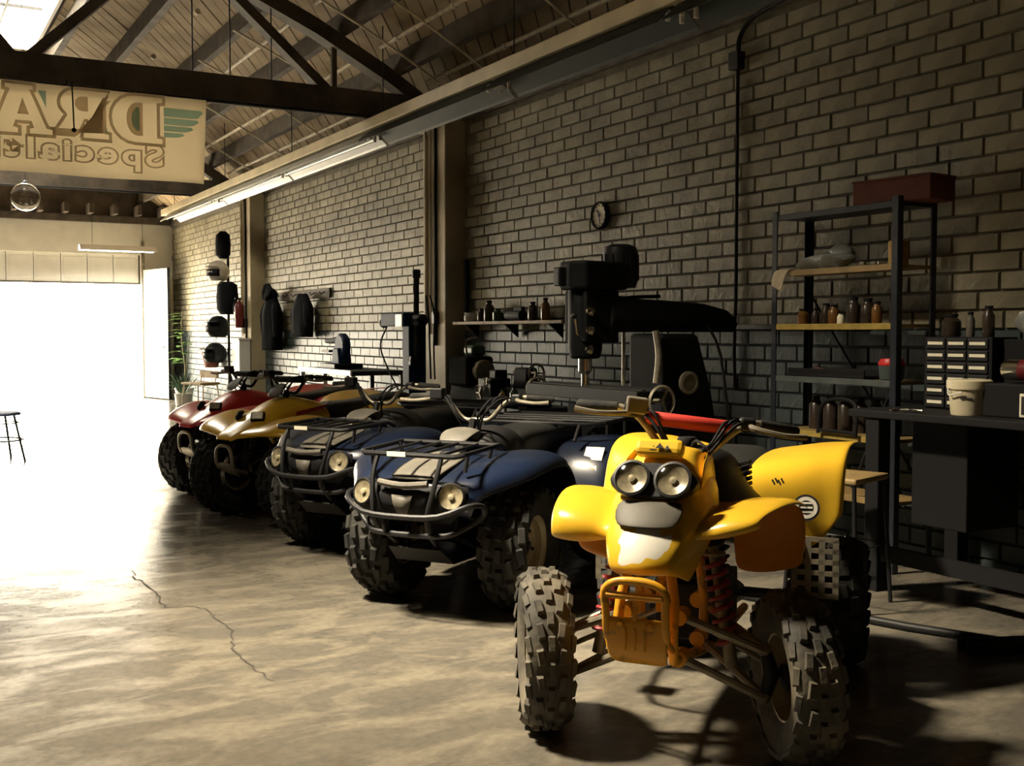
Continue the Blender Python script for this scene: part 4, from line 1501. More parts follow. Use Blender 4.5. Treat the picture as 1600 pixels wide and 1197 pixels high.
    MB().tube([(-.7, 0, .30), (-1.15, 0, .26)], .05, 10).build('swingarm', 'dark_iron', p)
    HB = Matrix.Translation((-.25, 0, .94)) @ Matrix.Rotation(math.radians(5), 4, 'Z')
    handlebar(p, HB, 'dark_iron', 'matte_black', 'dust_plastic', .38, 'black_plastic')
    MB().tube([(-.22, 0, .92), (-.08, 0, .6)], .018, 8).build('steering_stem', 'dark_iron', p)
    return p


build_sport('yellow sport quad with a dark red side stripe, parked beside the red quad', (2.36, 7.86, 0), 250, 'yellow_plastic', 'decal_red')
build_sport('red sport quad at the far end of the row, nearest the garage door', (2.378, 9.06, 0), 252, 'red_plastic')

# ================================================================== milling machine against the wall
ml = thing('milling_machine', 'large black vertical milling machine standing against the wall under the clock', 'machine', (4.45, 6.0, 0), PI)
# local +x points into the room (world -x), z up
K = 'machine_paint'
MB().box((-.15, 0, .06), (.95, .62, .12)).build('base', K, ml, smooth=False, bevel=.02)
colp = [[(-.45, -.26, .1), (.12, -.26, .1), (.12, .26, .1), (-.45, .26, .1)], [(-.42, -.24, .5), (.08, -.24, .5), (.08, .24, .5), (-.42, .24, .5)], [(-.34, -.2, 1.0), (.05, -.2, 1.0), (.05, .2, 1.0), (-.34, .2, 1.0)], [(-.24, -.19, 1.34), (.06, -.19, 1.34), (.06, .19, 1.34), (-.24, .19, 1.34)]]
MB().loft(colp, True, True).build('column', K, ml, smooth=False, bevel=.03)
MB().lathe([(.075, 0), (.075, .02), (.055, .025), (.055, .008), (0, .008)], 24, (-.12, .23, 1.02), 'Y').build('handwheel_ring', 'bare_metal', ml)
ram = [[(x, y, z) for y, z in ((-.12, 1.35), (-.15, 1.42), (-.12, zt), (.12, zt), (.15, 1.42), (.12, 1.35))] for x, zt in ((-.62, 1.43), (-.55, 1.50), (-.35, 1.54), (.0, 1.56), (.32, 1.57), (.42, 1.55))]
MB().loft(ram, True, True).build('ram', K, ml, smooth=False, bevel=.02)
hd = MB().box((.48, 0, 1.45), (.26, .25, .34)).lathe([(.095, 1.18), (.11, 1.24), (.11, 1.62), (.09, 1.66)], 20, (.53, 0, 0)).build('head', K, ml, bevel=.015)
MB().prism([(.28, -.13), (.62, -.15), (.68, -.07), (.68, .07), (.62, .15), (.28, .13)], 'Z', 1.62, 1.80).build('belt_housing', K, ml, smooth=False, bevel=.02)
mot = MB().lathe([(.0, 1.92), (.06, 1.92), (.105, 1.90), (.115, 1.87), (.115, 1.68), (.10, 1.64), (0, 1.64)], 24, (.26, 0, 0))
for k in range(12):
    a = k * PI / 6
    mot.box((.26 + .117 * math.cos(a), .117 * math.sin(a), 1.77), (.012, .012, .17), a)
mot.build('motor', 'black_metal', ml)
MB().lathe([(.045, 1.18), (.045, 1.1), (.025, 1.08), (.025, 1.0), (0, 1.0)], 14, (.53, 0, 0)).build('quill', 'chrome', ml)
MB().tube([(.62, .12, 1.3), (.70, .16, 1.34), (.74, .2, 1.44)], .008, 6).build('feed_lever', 'chrome', ml)
MB().sphere((.745, .2, 1.45), .02, 8, 6).build('lever_knob', 'black_metal', ml)
for k, (zz, yy) in enumerate(((1.36, .13), (1.48, .13), (1.24, .12))):
    MB().lathe([(.028, 0), (.028, .02), (.012, .024), (0, .03)], 14, (.58, yy - .005, zz), 'Y').build('control_knob', 'chrome', ml)
MB().box((.72, 0, 1.70), (.06, .07, .12)).build('brake_box', 'dark_iron', ml, smooth=False, bevel=.01)
MB().tube([(.28, -.08, 1.64), (.20, -.1, 1.58), (.05, -.08, 1.585), (-.1, -.05, 1.59)], .012, 8, smooth=4).build('power_cable', 'matte_black', ml)
MB().tube([(.12, .2, 1.36), (.10, .21, 1.2), (.12, .21, 1.02)], .022, 10, smooth=3).build('way_tube', 'bare_metal', ml)
MB().tube([(.3, .1, 1.35), (.3, .1, .95)], .012, 8).build('knee_screw', 'bare_metal', ml)
MB().box((.32, 0, .62), (.5, .34, .3)).build('knee', K, ml, smooth=False, bevel=.02)
MB().box((.42, 0, .83), (.3, .3, .12)).build('saddle', K, ml, smooth=False, bevel=.01)
tb = MB().box((.46, 0, .96), (.26, 1.3, .08))
for k in (-.07, 0, .07):
    tb.box((.46 + k, 0, 1.003), (.035, 1.28, .012))
tb.build('table', 'dark_iron', ml, smooth=False, bevel=.005)
for s in (-1, 1):
    hw = MB().lathe([(.09, -.012), (.10, 0), (.09, .012), (.08, 0), (.09, -.012)], 20, (.46, s * .72, .94), 'Y', cap=False)
    for a in range(3):
        hw.beam((.46, s * .72, .94), (.46 + .09 * math.cos(a * 2.1), s * .72, .94 + .09 * math.sin(a * 2.1)), .012, .012)
    hw.tube([(.46, s * .62, .94), (.46, s * .73, .94)], .015, 8)
    hw.build('table_handwheel', 'bare_metal', ml)
MB().tube([(-.3, .2, 1.4), (-.40, .22, 1.2), (-.46, .24, .7), (-.47, .24, .3)], .01, 6, smooth=3).build('mains_cable', 'matte_black', ml)

# metal lathe on a teal cabinet
cb = thing('lathe_cabinet', 'low teal steel cabinet under the metal lathe', 'cabinet', (4.78, 8.65, 0))
MB().box((0, 0, .37), (.55, 1.55, .70)).build('body', 'teal_paint', cb, smooth=False, bevel=.012)
for k in range(3):
    d = MB().box((-.282, -.51 + k * .51, .37), (.018, .48, .58)).build('door', 'teal_paint', cb, smooth=False, bevel=.006)
    MB().tube([(-.295, -.36 + k * .51, .40), (-.32, -.36 + k * .51, .40), (-.32, -.36 + k * .51, .50), (-.295, -.36 + k * .51, .50)], .007, 6).build('handle', 'bare_metal', d)
MB().box((0, 0, .01), (.5, 1.5, .02)).build('plinth', 'matte_black', cb, smooth=False)
lt = thing('metal_lathe', 'dark metal lathe with handwheels standing on the teal cabinet', 'lathe', (4.72, 8.65, .72))
MB().prism([(-.12, 0), (.14, 0), (.10, .16), (-.09, .16)], 'Y', -.72, .72).build('bed', 'machine_paint', lt, smooth=False, bevel=.01)
MB().box((0, .50, .27), (.28, .38, .28)).build('headstock', 'machine_paint', lt, smooth=False, bevel=.03)
MB().lathe([(.09, -.05), (.10, -.04), (.10, .02), (.05, .03), (0, .03)], 24, (0, .26, .28), 'Y').build('chuck', 'bare_metal', lt)
MB().prism([(-.07, .16), (.07, .16), (.05, .33), (-.05, .33)], 'Y', -.62, -.40).build('tailstock', 'machine_paint', lt, smooth=False, bevel=.015)
MB().tube([(0, -.40, .29), (0, -.30, .29)], [.028, .012], 10).build('centre', 'bare_metal', lt)
for (x, y, z, r, ax) in ((-.02, -.72, .29, .085, 'Y'), (-.2, -.05, .10, .075, 'X'), (-.2, -.18, .2, .04, 'X')):
    h = MB().lathe([(r - .012, -.01), (r, 0), (r - .012, .01), (r - .022, 0), (r - .012, -.01)], 20, (x, y, z), ax, cap=False)
    for k in range(3):
        a = k * 2.1
        e = (x + r * .9 * math.cos(a), y, z + r * .9 * math.sin(a)) if ax == 'Y' else (x, y + r * .9 * math.cos(a), z + r * .9 * math.sin(a))
        h.beam((x, y, z), e, .012, .012)
    h.tube([(x, y, z), ((x, y + .1, z) if ax == 'Y' else (x + .12, y, z))], .012, 8)
    h.build('handwheel', 'bare_metal', lt)
MB().box((-.08, -.1, .15), (.2, .24, .16)).box((-.04, -.1, .26), (.12, .12, .08)).build('carriage', 'dark_iron', lt, smooth=False, bevel=.012)
MB().box((.08, .58, .46), (.14, .2, .1)).build('motor', 'bottle_green', lt, smooth=False, bevel=.03)
MB().tube([(-.1, .38, .42), (-.12, .36, .55), (-.05, .3, .58)], .01, 6, smooth=3).build('oil_pipe', 'bare_metal', lt)


def bottle(name, label, cat, loc, r, h, m, cap=None, cap_m='matte_black', group=None, neck=.4):
    t = thing(name, label, cat, loc, 0, group)
    MB().lathe([(r * .9, 0), (r, .01), (r, h * .68), (r * .8, h * .76), (r * neck, h * .84), (r * neck, h * .93)], 14).build('body', m, t)
    MB().lathe([(r * neck * 1.15, h * .9), (r * neck * 1.15, h), (0, h)], 12).build('cap', cap_m, t)
    return t


bottle('spray_bottle', 'pale green bottle standing at the edge of the teal cabinet before the lathe', 'bottle', (4.51, 7.97, .72), .035, .19, 'bottle_green')
bottle('oil_bottle', 'yellow oil bottle standing on the teal cabinet before the lathe', 'bottle', (4.52, 8.18, .72), .033, .15, 'can_yellow')

# tire changer
tc_ = thing('tire_changer', 'blue tire changer with tall post and black vertical hex bar', 'machine', (4.42, 9.75, 0), 0)
MB().box((-.05, .25, .33), (.6, .75, .64)).build('base', 'blue_steel', tc_, smooth=False, bevel=.03)
MB().lathe([(.22, .66), (.24, .68), (.24, .72), (.08, .74), (0, .74)], 24, (-.1, .35, 0)).build('turntable', 'dark_iron', tc_)
MB().prism([(-.09, -.08), (.09, -.08), (.09, .08), (-.09, .08)], 'Z', .1, 1.52).build('post', 'blue_steel', tc_, smooth=False, bevel=.012)
MB().prism([(-.14, -.14), (.14, -.14), (.14, .14), (-.14, .14)], 'Z', .02, .72).build('post_foot', 'blue_steel', tc_, smooth=False, bevel=.02)
MB().box((-.10, .16, 1.47), (.13, .55, .13)).build('swing_arm', 'blue_steel', tc_, smooth=False, bevel=.012)
MB().box((-.168, -.02, 1.46), (.01, .16, .12)).build('white_plate', 'white_enamel', tc_, smooth=False, bevel=.004)
MB().prism([(.028 * math.cos(k * PI / 3) - .04, .028 * math.sin(k * PI / 3) - .14) for k in range(6)], 'Z', 1.12, 1.90).build('hex_bar', 'black_metal', tc_, smooth=False)
MB().lathe([(.04, 1.86), (.04, 1.93), (.03, 1.94), (0, 1.94)], 12, (-.04, -.14, 0)).build('bar_cap', 'black_metal', tc_)
MB().lathe([(.045, -.09), (.06, -.07), (.06, .07), (.045, .09)], 14, (-.04, -.2, 1.46), 'Y').build('lock_barrel', 'black_metal', tc_)
MB().box((-.06, -.13, 1.1), (.09, .05, .05)).box((-.09, -.13, 1.06), (.04, .06, .05)).build('mount_head', 'dark_iron', tc_, smooth=False, bevel=.01)
MB().sphere((-.10, .5, 1.44), .05, 12, 8).build('arm_knob', 'black_metal', tc_)
MB().tube([(-.1, .43, 1.40), (-.14, .5, 1.2), (-.05, .42, .9), (0, .2, .66)], .008, 6, smooth=4).build('air_hose', 'matte_black', tc_)
for k, (a, b, c) in enumerate(((.12, 1.62, .05), (.14, 1.58, -.04))):
    MB().tube([(.1, -.1 + c, 1.7), (a, -.12 + c, 1.5), (.13, -.12 + c, 1.2), (.15, -.1 + c, .9)], .009, 6, smooth=3).build('wall_hose', 'matte_black', tc_)

# grinder bench beyond
wb = thing('work_bench', 'dark workbench with a pale metal frame beyond the tire changer', 'bench', (4.72, 12.2, 0))
MB().box((0, 0, .90), (.66, 1.75, .05)).build('top', 'dark_iron', wb, smooth=False, bevel=.006)
MB().beam((-.335, -.875, .905), (-.335, .875, .905), .02, .055).build('edge_strip', 'white_enamel', wb, smooth=False)
for y in (-.83, .05, .83):
    for x in (-.3, .28):
        MB().box((x, y, .44), (.05, .05, .88)).build('leg', 'white_enamel' if x < 0 else 'dark_iron', wb, smooth=False)
MB().box((0, 0, .32), (.6, 1.66, .03)).build('shelf', 'bench_wood', wb, smooth=False)
sw = thing('cut_off_saw', 'dark chop saw with a round guard standing on the workbench', 'saw', (4.66, 12.35, .925))
MB().box((0, 0, .03), (.35, .5, .06)).build('base', 'dark_iron', sw, smooth=False, bevel=.008)
MB().lathe([(.0, -.05), (.13, -.05), (.15, -.03), (.15, .03), (.13, .05), (0, .05)], 24, (0, -.05, .26), 'X').build('guard', 'blue_steel', sw)
MB().prism([(-.14, .05), (.12, .05), (.07, .24), (-.1, .24)], 'X', -.08, .08).build('body', 'blue_steel', sw, smooth=False, bevel=.015)
MB().tube([(0, .05, .34), (0, .30, .32), (0, .48, .32)], [.04, .035, .03], 10).build('arm', 'matte_black', sw)
MB().box((-.02, .30, .2), (.14, .26, .03)).build('plate', 'grey_plastic', sw, smooth=False)
bx = thing('tool_box', 'small dark tool box under the top of the workbench', 'box', (4.62, 12.0, .335))
MB().box((0, 0, .14), (.3, .55, .28)).build('body', 'blue_steel', bx, smooth=False, bevel=.01)
MB().tube([(-.1, -.12, .28), (-.1, -.1, .34), (-.1, .1, .34), (-.1, .12, .28)], .01, 6).build('handle', 'bare_metal', bx)

# small wall shelf left of the mill with its clutter
ws = thing('wall_shelf', 'narrow wooden wall shelf above the lathe, crowded with small items', 'shelf', (XW - .11, 9.15, 1.44))
MB().box((0, 0, 0), (.18, 2.1, .03)).build('plank', 'bench_wood', ws, smooth=False, bevel=.004)
for y in (-.8, 0, .8):
    MB().prism([(.08, -.015), (-.07, -.015), (.08, -.14)], 'Y', y - .012, y + .012).build('bracket', 'dark_iron', ws, smooth=False)
for k, (y, r, h, m, lab) in enumerate(((9.97, .055, .09, 'white_paint', 'white mug at the left end of the wall shelf'), (9.72, .04, .13, 'bottle_dark', 'dark jar beside the white mug on the wall shelf'), (9.56, .05, .20, 'bottle_dark', 'tall dark bottle left of centre on the wall shelf'), (9.38, .05, .12, 'bottle_green', 'squat greenish jar near the middle of the wall shelf'), (8.72, .045, .17, 'bottle_dark', 'dark bottle on the wall shelf close to the milling machine'), (8.5, .04, .2, 'bottle_amber', 'amber bottle at the right end of the wall shelf'))):
    bottle('jar', lab, 'jar', (XW - .12, y, 1.455), r, h, m, cap_m='white_paint' if k == 0 else 'matte_black', group='clutter on the wall shelf', neck=.9 if k == 0 else .5)
ob = thing('hand_tool', 'black power tool lying in the middle of the wall shelf', 'tool', (XW - .12, 9.05, 1.455))
MB().tube([(0, -.15, .05), (0, .1, .055), (0, .16, .05)], [.05, .05, .03], 10).build('body', 'matte_black', ob)
MB().box((0, -.08, .10), (.04, .16, .06)).build('grip', 'matte_black', ob, smooth=False, bevel=.01)
# tall dark rod in the corner by the pilaster
rd = tag(MB().box((XW - .05, 10.17, 1.78), (.05, .05, .62)).box((XW - .05, 10.17, 1.46), (.08, .08, .03)).build('steel_bar', 'matte_black', smooth=False, bevel=.004), 'dark upright steel bar standing on the wall shelf by the pilaster', 'bar')

# clock
ck = thing('wall_clock', 'round wall clock with a black rim above the milling machine', 'clock', (XW - .015, 7.76, 2.32))
MB().lathe([(.0, 0), (.115, 0), (.118, -.03), (.108, -.045), (.098, -.035)], 32, (0, 0, 0), 'X', cap=False).build('rim', 'black_plastic', ck)
MB().lathe([(.0, -.028), (.10, -.028)], 32, (0, 0, 0), 'X', cap=False).build('face', 'clock_face', ck)
MB().beam((-.032, 0, 0), (-.032, .03, .045), .008, .004, (1, 0, 0)).build('hour_hand', 'decal_black', ck, smooth=False)
MB().beam((-.034, 0, 0), (-.034, -.02, -.075), .006, .004, (1, 0, 0)).build('minute_hand', 'decal_black', ck, smooth=False)
for k in range(12):
    a = k * PI / 6
    MB().box((-.031, .085 * math.sin(a), .085 * math.cos(a)), (.003, .008, .014), Matrix.Rotation(-a, 3, 'X')).build('hour_mark', 'decal_black', ck, smooth=False)
MB().lathe([(.012, -.04), (.012, -.028)], 10, (0, 0, 0), 'X').build('spindle', 'decal_black', ck)

# ================================================================== steel shelving
SX0, SX1, SY0, SY1, SH = 4.86, 5.17, 4.31, 5.30, 2.10
su = thing('steel_shelving', 'tall dark steel shelving unit standing against the brick wall', 'shelving', ((SX0 + SX1) / 2, (SY0 + SY1) / 2, 0))
cx, cy = (SX0 + SX1) / 2, (SY0 + SY1) / 2
hx, hy = (SX1 - SX0) / 2, (SY1 - SY0) / 2
for sx in (-1, 1):
    for sy in (-1, 1):
        u = MB().box((sx * hx, sy * (hy - .02), SH / 2), (.005, .04, SH)).box((sx * (hx - .02), sy * hy, SH / 2), (.04, .005, SH))
        u.build('upright', 'shelf_steel', su, smooth=False)
SHZ = [.40, .75, 1.075, 1.395, 1.725, 2.07]
for k, z in enumerate(SHZ):
    em = {0: 'bench_wood', 1: 'yellow_edge', 2: 'shelf_metal_edge', 3: 'yellow_edge', 4: 'bench_wood', 5: 'shelf_steel'}[k]
    sh_ = MB().box((0, 0, z - .010), (2 * hx - .02, 2 * hy - .02, .02)).build('shelf', 'bench_wood' if k < 5 else 'shelf_steel', su, smooth=False)
    MB().box((-hx + .006, 0, z - .013), (.012, 2 * hy - .05, .036)).build('front_edge', em, sh_, smooth=False, bevel=.003)
for s in (-1, 1):
    MB().beam((hx - .01, -hy + .02, .4), (hx - .01, hy - .02, 1.6), .004, .02, (1, 0, 0)).build('brace', 'shelf_steel', su, smooth=False) if s > 0 else None
MB().beam((-hx - .006, -hy + .30, .45), (-hx + .0, -hy + .05, .98), .008, .02, (1, 0, 0)).build('loose_stay', 'shelf_steel', su, smooth=False)
# items on the shelves
rr = random.Random(21)


def crumple(c, r, n, m, seed, name='bag'):
    rg = random.Random(seed)
    mb = MB().sphere(c, r, 18, 12)
    ph = [(rg.uniform(6, 22), rg.uniform(0, 6), rg.uniform(6, 22), rg.uniform(0, 6)) for _ in range(n)]
    mb.v = [(x + .2 * r[0] * sum(math.sin(a * y * 3 + b) for a, b, _, _ in ph) / n * 2, y + .16 * r[1] * sum(math.sin(c_ * z * 3 + d) for _, _, c_, d in ph) / n * 2, z + .26 * r[2] * sum(math.sin(a * x * 4 + d) for a, _, _, d in ph) / n * 2) for x, y, z in mb.v]
    return mb


bg_ = thing('plastic_bag', 'crumpled clear plastic bag lying on the upper shelf', 'bag', (5.0, 4.98, 1.725))
crumple((0, -.02, .055), (.11, .20, .05), 4, 'bag_plastic', 4).build('bag', 'bag_plastic', bg_)
crumple((.02, -.10, .105), (.06, .09, .04), 4, 'bag_plastic', 9).build('bag_fold', 'bag_plastic', bg_)
rg_ = thing('rag', 'pale rag hanging over the left front edge of the upper shelf', 'rag', (4.84, 5.20, 1.725))
MB().loft([[(.08, y, .012) for y in (-.06, 0, .06)], [(.0, y, .014 + .01 * (i == 1)) for i, y in enumerate((-.07, 0, .06))], [(-.025, y, -.02) for y in (-.065, 0, .05)], [(-.03, y, -.07) for y in (-.05, .01, .06)], [(-.028 + .01 * (i == 1), y, -.13 + .02 * i) for i, y in enumerate((-.03, .02, .06))]]).build('cloth', 'rag_cloth', rg_, sub=2, angle=180, solid=.006)
yc = thing('yellow_can', 'small yellow printed can at the right end of the upper shelf', 'can', (4.98, 4.41, 1.725))
MB().box((0, 0, .07), (.07, .09, .14)).build('body', 'can_yellow', yc, smooth=False, bevel=.006)
MB().lathe([(.018, .14), (.018, .165), (0, .165)], 12).build('spout', 'red_lid', yc)
for k in range(3):
    MB().box((-.036, -.02 + .0 * k, .04 + k * .03), (.003, .04, .01)).build('print', 'decal_black', yc, smooth=False)
for k, (y, lab) in enumerate(((4.62, 'row of loose bolts on the upper shelf'), )):
    t = thing('parts_tray', 'flat dark tray of loose parts on the upper shelf beside the yellow can', 'tray', (5.0, 4.62, 1.725))
    MB().box((0, 0, .006), (.16, .22, .012)).build('tray_base', 'dark_iron', t, smooth=False)
    for q in range(6):
        MB().box((rr.uniform(-.06, .06), rr.uniform(-.09, .09), .022), (.03, .03, .02), rr.uniform(0, 3)).build('part', 'bare_metal', t, smooth=False, bevel=.003)
bl = [(5.17, .035, .10, 'bottle_amber', 'stubby amber bottle'), (5.05, .025, .10, 'bottle_dark', 'slim dark bottle'), (4.97, .03, .13, 'bottle_dark', 'dark bottle'), (4.89, .035, .12, 'bottle_amber', 'amber bottle'), (4.80, .022, .07, 'label_white', 'tiny pale bottle'), (4.72, .04, .16, 'bottle_dark', 'tall dark bottle'), (4.62, .04, .15, 'bottle_dark', 'dark can'), (4.53, .03, .13, 'bottle_amber', 'slim amber bottle'), (4.44, .035, .17, 'bottle_dark', 'tallest dark bottle')]
ordn = ['first', 'second', 'third', 'fourth', 'fifth', 'sixth', 'seventh', 'eighth', 'last']
for (y, r, h, m, lab), od in zip(bl, ordn):
    bottle('bottle', '%s, %s from the left in the row on the yellow edged middle shelf' % (lab, od), 'bottle', (4.97 + rr.uniform(-.03, .03), y, 1.395), r, h, m, group='bottles on the middle shelf', neck=.6)
pt = thing('red_lid_pot', 'dark grey pot with a bright red lid at the right of the shelf', 'pot', (4.95, 4.42, 1.075))
MB().lathe([(.055, 0), (.065, .01), (.07, .085), (.066, .09)], 20).build('body', 'teal_paint', pt)
MB().lathe([(.072, .088), (.074, .10), (.06, .125), (0, .128)], 20).build('lid', 'red_lid', pt)
fw = thing('flat_tray', 'long flat black tray lying along the shelf with the red lidded pot', 'tray', (5.0, 4.88, 1.075))
MB().box((0, 0, .01), (.22, .62, .02)).box((-.10, 0, .03), (.012, .62, .05)).box((.10, 0, .03), (.012, .62, .05)).build('tray', 'matte_black', fw, smooth=False, bevel=.004)
MB().tube([(0, .24, .03), (-.02, .15, .05), (0, .05, .03)], .012, 8).build('cloth_strip', 'card_red', fw)
rk_ = thing('wheel_hoop', 'black bent hoop leaning on the lower yellow edged shelf', 'hoop', (4.93, 4.72, .75))
MB().tube([(-.10, .14, 0), (-.09, .14, .12), (-.08, .10, .19), (-.08, -.02, .21), (-.08, -.12, .19), (-.09, -.15, .12), (-.10, -.15, 0)], .012, 8, smooth=3).build('hoop', 'matte_black', rk_)
MB().tube([(-.095, .14, .02), (-.095, -.15, .02)], .01, 8).build('hoop_bar', 'matte_black', rk_)
for k in range(6):
    t = thing('oil_can', '%s black oil can from the left in the row on the lower yellow edged shelf' % ordn[k], 'can', (5.05, 5.1 - k * .12, .75), 0, 'oil cans on the lower shelf')
    MB().lathe([(.045, 0), (.045, .15), (.03, .17), (.02, .19)], 12).build('body', 'bottle_dark', t)
    MB().lathe([(.024, .188), (.022, .205), (0, .205)], 10).build('cap', 'matte_black', t)
tbx = thing('top_box', 'brownish red carton on top of the steel shelving', 'box', (5.02, 4.42, 2.072), .12)
MB().box((0, 0, .065), (.24, .50, .13)).build('carton', 'card_red', tbx, smooth=False, bevel=.006)
MB().box((0, .0, .134), (.25, .51, .012)).build('lid', 'card_red', tbx, smooth=False, bevel=.004)

# ================================================================== bench with drawer cabinet
bn2 = thing('parts_bench', 'dark bench under the drawer cabinet and white bucket, right of the shelving', 'bench', (4.82, 3.45, 0))
MB().box((0, 0, .925), (.74, 1.62, .04)).build('top', 'matte_black', bn2, smooth=False, bevel=.006)
for y in (-.70, .66):
    for x in (-.31, .31):
        MB().box((x, y, .45), (.09, .09, .90)).build('leg', 'matte_black', bn2, smooth=False, bevel=.006)
MB().beam((-.31, -.7, .2), (-.31, .66, .2), .04, .08).build('stretcher', 'matte_black', bn2, smooth=False)
MB().box((.02, .38, .63), (.40, .34, .55)).build('side_cupboard', 'matte_black', bn2, smooth=False, bevel=.006)
dc = thing('drawer_cabinet', 'black small parts drawer cabinet with rows of white labels on the bench', 'cabinet', (4.95, 3.90, .945))
MB().box((0, 0, .19), (.20, .42, .38)).build('body', 'matte_black', dc, smooth=False, bevel=.005)
for r in range(6):
    for c in range(3):
        d = MB().box((-.103, .13 - c * .13, .035 + r * .062), (.012, .118, .052)).build('drawer', 'black_plastic', dc, smooth=False, bevel=.003)
        MB().box((-.111, .13 - c * .13, .037 + r * .062), (.004, .095, .016)).build('label_strip', 'label_white', d, smooth=False)
bk = thing('bucket', 'white plastic bucket with a lid standing on the bench', 'bucket', (4.62, 3.64, .945))
MB().lathe([(.082, 0), (.085, .006), (.097, .145), (.099, .15)], 28).build('body', 'bucket_plastic', bk)
MB().lathe([(.104, .128), (.106, .14), (.106, .168), (.098, .174), (.03, .172), (0, .172)], 28).build('lid', 'bucket_plastic', bk)
MB().box((-.081, -.047, .085), (.006, .055, .007), math.radians(30)).build('slot_mark', 'decal_black', bk, smooth=False)
MB().tube([(-.10, .04, .135), (-.112, .03, .10), (-.105, -.04, .115)], .004, 6, smooth=3).build('bail', 'white_enamel', bk)
ct = thing('chrome_cylinder', 'shiny chrome cylinder lying on the bench beside the drawer cabinet', 'cylinder', (4.72, 3.36, 1.10))
MB().lathe([(.0, -.2), (.045, -.2), (.05, -.18), (.05, .13), (.046, .15), (.02, .17), (0, .17)], 20, (0, 0, .07), 'Y').build('body', 'chrome', ct)
MB().lathe([(.0505, -.06), (.052, -.05), (.052, .05), (.0505, .06)], 20, (0, 0, .07), 'Y', cap=False).build('red_band', 'ext_red', ct)
mc = thing('parts_case', 'black case under the chrome cylinder on the bench', 'case', (4.76, 3.32, .945))
MB().box((0, 0, .08), (.32, .46, .16)).build('body', 'matte_black', mc, smooth=False, bevel=.008)
pc_ = thing('framed_card', 'small framed card leaning on the black case at the picture edge', 'card', (4.585, 3.26, .955))
MB().box((0, 0, .055), (.010, .15, .11)).build('frame', 'label_white', pc_, smooth=False, bevel=.003)
MB().box((-.006, 0, .055), (.004, .125, .085)).build('card', 'decal_black', pc_, smooth=False)
MB().box((-.009, -.01, .065), (.003, .07, .02)).build('print', 'grey_plastic', pc_, smooth=False)
for k, (y, lab, r, h) in enumerate(((4.02, 'dark jug on top of the drawer cabinet, left end', .05, .12), (3.90, 'slim grey spray can on top of the drawer cabinet', .022, .13), (3.79, 'dark bottle at the right end on top of the drawer cabinet', .03, .16))):
    bottle('cabinet_bottle', lab, 'bottle', (4.95, y, 1.325), r, h, 'bottle_dark' if k != 1 else 'grey_plastic', group='bottles on the drawer cabinet', neck=.6)
pb = thing('bag_of_parts', 'crumpled plastic bag of parts propped against the wall above the bench', 'bag', (5.05, 3.55, 1.32))
MB().box((0, 0, -.19), (.26, .26, .37)).build('carton', 'matte_black', pb, smooth=False, bevel=.006)
crumple((0, 0, .09), (.10, .12, .09), 4, 'bag_plastic', 12).build('bag', 'bag_plastic', pb)
for k, (x, y) in enumerate(((4.52, 4.02), (4.50, 3.90))):
    t = thing('loose_tool', ('shiny spanner at the left end of the bench top', 'bright pliers lying before the drawer cabinet')[k], 'tool', (x, y, .9455), .5 + k)
    if k == 0:
        MB().beam((-.06, 0, .006), (.06, 0, .006), .014, .008).lathe([(.018, 0), (.018, .01), (0, .01)], 10, (.065, 0, .001)).build('spanner', 'chrome', t, smooth=False)
    else:
        MB().tube([(-.07, .02, .01), (0, .0, .012), (.05, -.01, .01)], .007, 6).tube([(-.07, -.02, .01), (0, .0, .012), (.05, .01, .01)], .007, 6).build('pliers', 'chrome', t)

# stool in front of the bench
sl = thing('shop_stool', 'black tubular stool with a square wooden seat before the shelving', 'stool', (4.12, 4.0, 0), .3)
MB().box((0, 0, .635), (.36, .36, .03)).build('seat', 'bench_wood', sl, smooth=False, bevel=.01)
for sx in (-1, 1):
    for sy in (-1, 1):
        MB().tube([(sx * .16, sy * .16, .625), (sx * .19, sy * .19, 0)], .011, 8).build('leg', 'black_metal', sl)
MB().tube([(-.175, -.175, .3), (.175, -.175, .3), (.175, .175, .3), (-.175, .175, .3)], .008, 6, closed=True).build('footrest', 'black_metal', sl)
# steel channel lying on the floor at the right
fc = thing('floor_channel', 'long dark steel channel lying on the floor near the bench', 'steel bar', (4.35, 2.95, 0), math.radians(160))
MB().prism([(-.04, 0), (.04, 0), (.04, .05), (.032, .05), (.032, .008), (-.032, .008), (-.032, .05), (-.04, .05)], 'X', -.55, .45).build('channel', 'dark_iron', fc, smooth=False)
fp = tag(MB().tube([(4.55, 2.2, .02), (4.0, 3.45, .02), (3.75, 4.3, .02)], .02, 10).build('floor_pipe', 'dark_iron'), 'thin dark pipe lying on the floor by the stool', 'pipe')

# ================================================================== coats, helmets and plants towards the door
cr = thing('coat_rack', 'dark board coat rack with hooks on the lit brick wall', 'rack', (XW - .03, 15.6, 1.88))
MB().box((0, 0, 0), (.03, 2.75, .13)).build('board', 'dark_timber', cr, smooth=False, bevel=.004)
for k in range(7):
    MB().tube([(-.01, -1.2 + k * .4, .02), (-.07, -1.2 + k * .4, -.02), (-.09, -1.2 + k * .4, .02)], .008, 6).build('hook', 'dark_iron', cr)


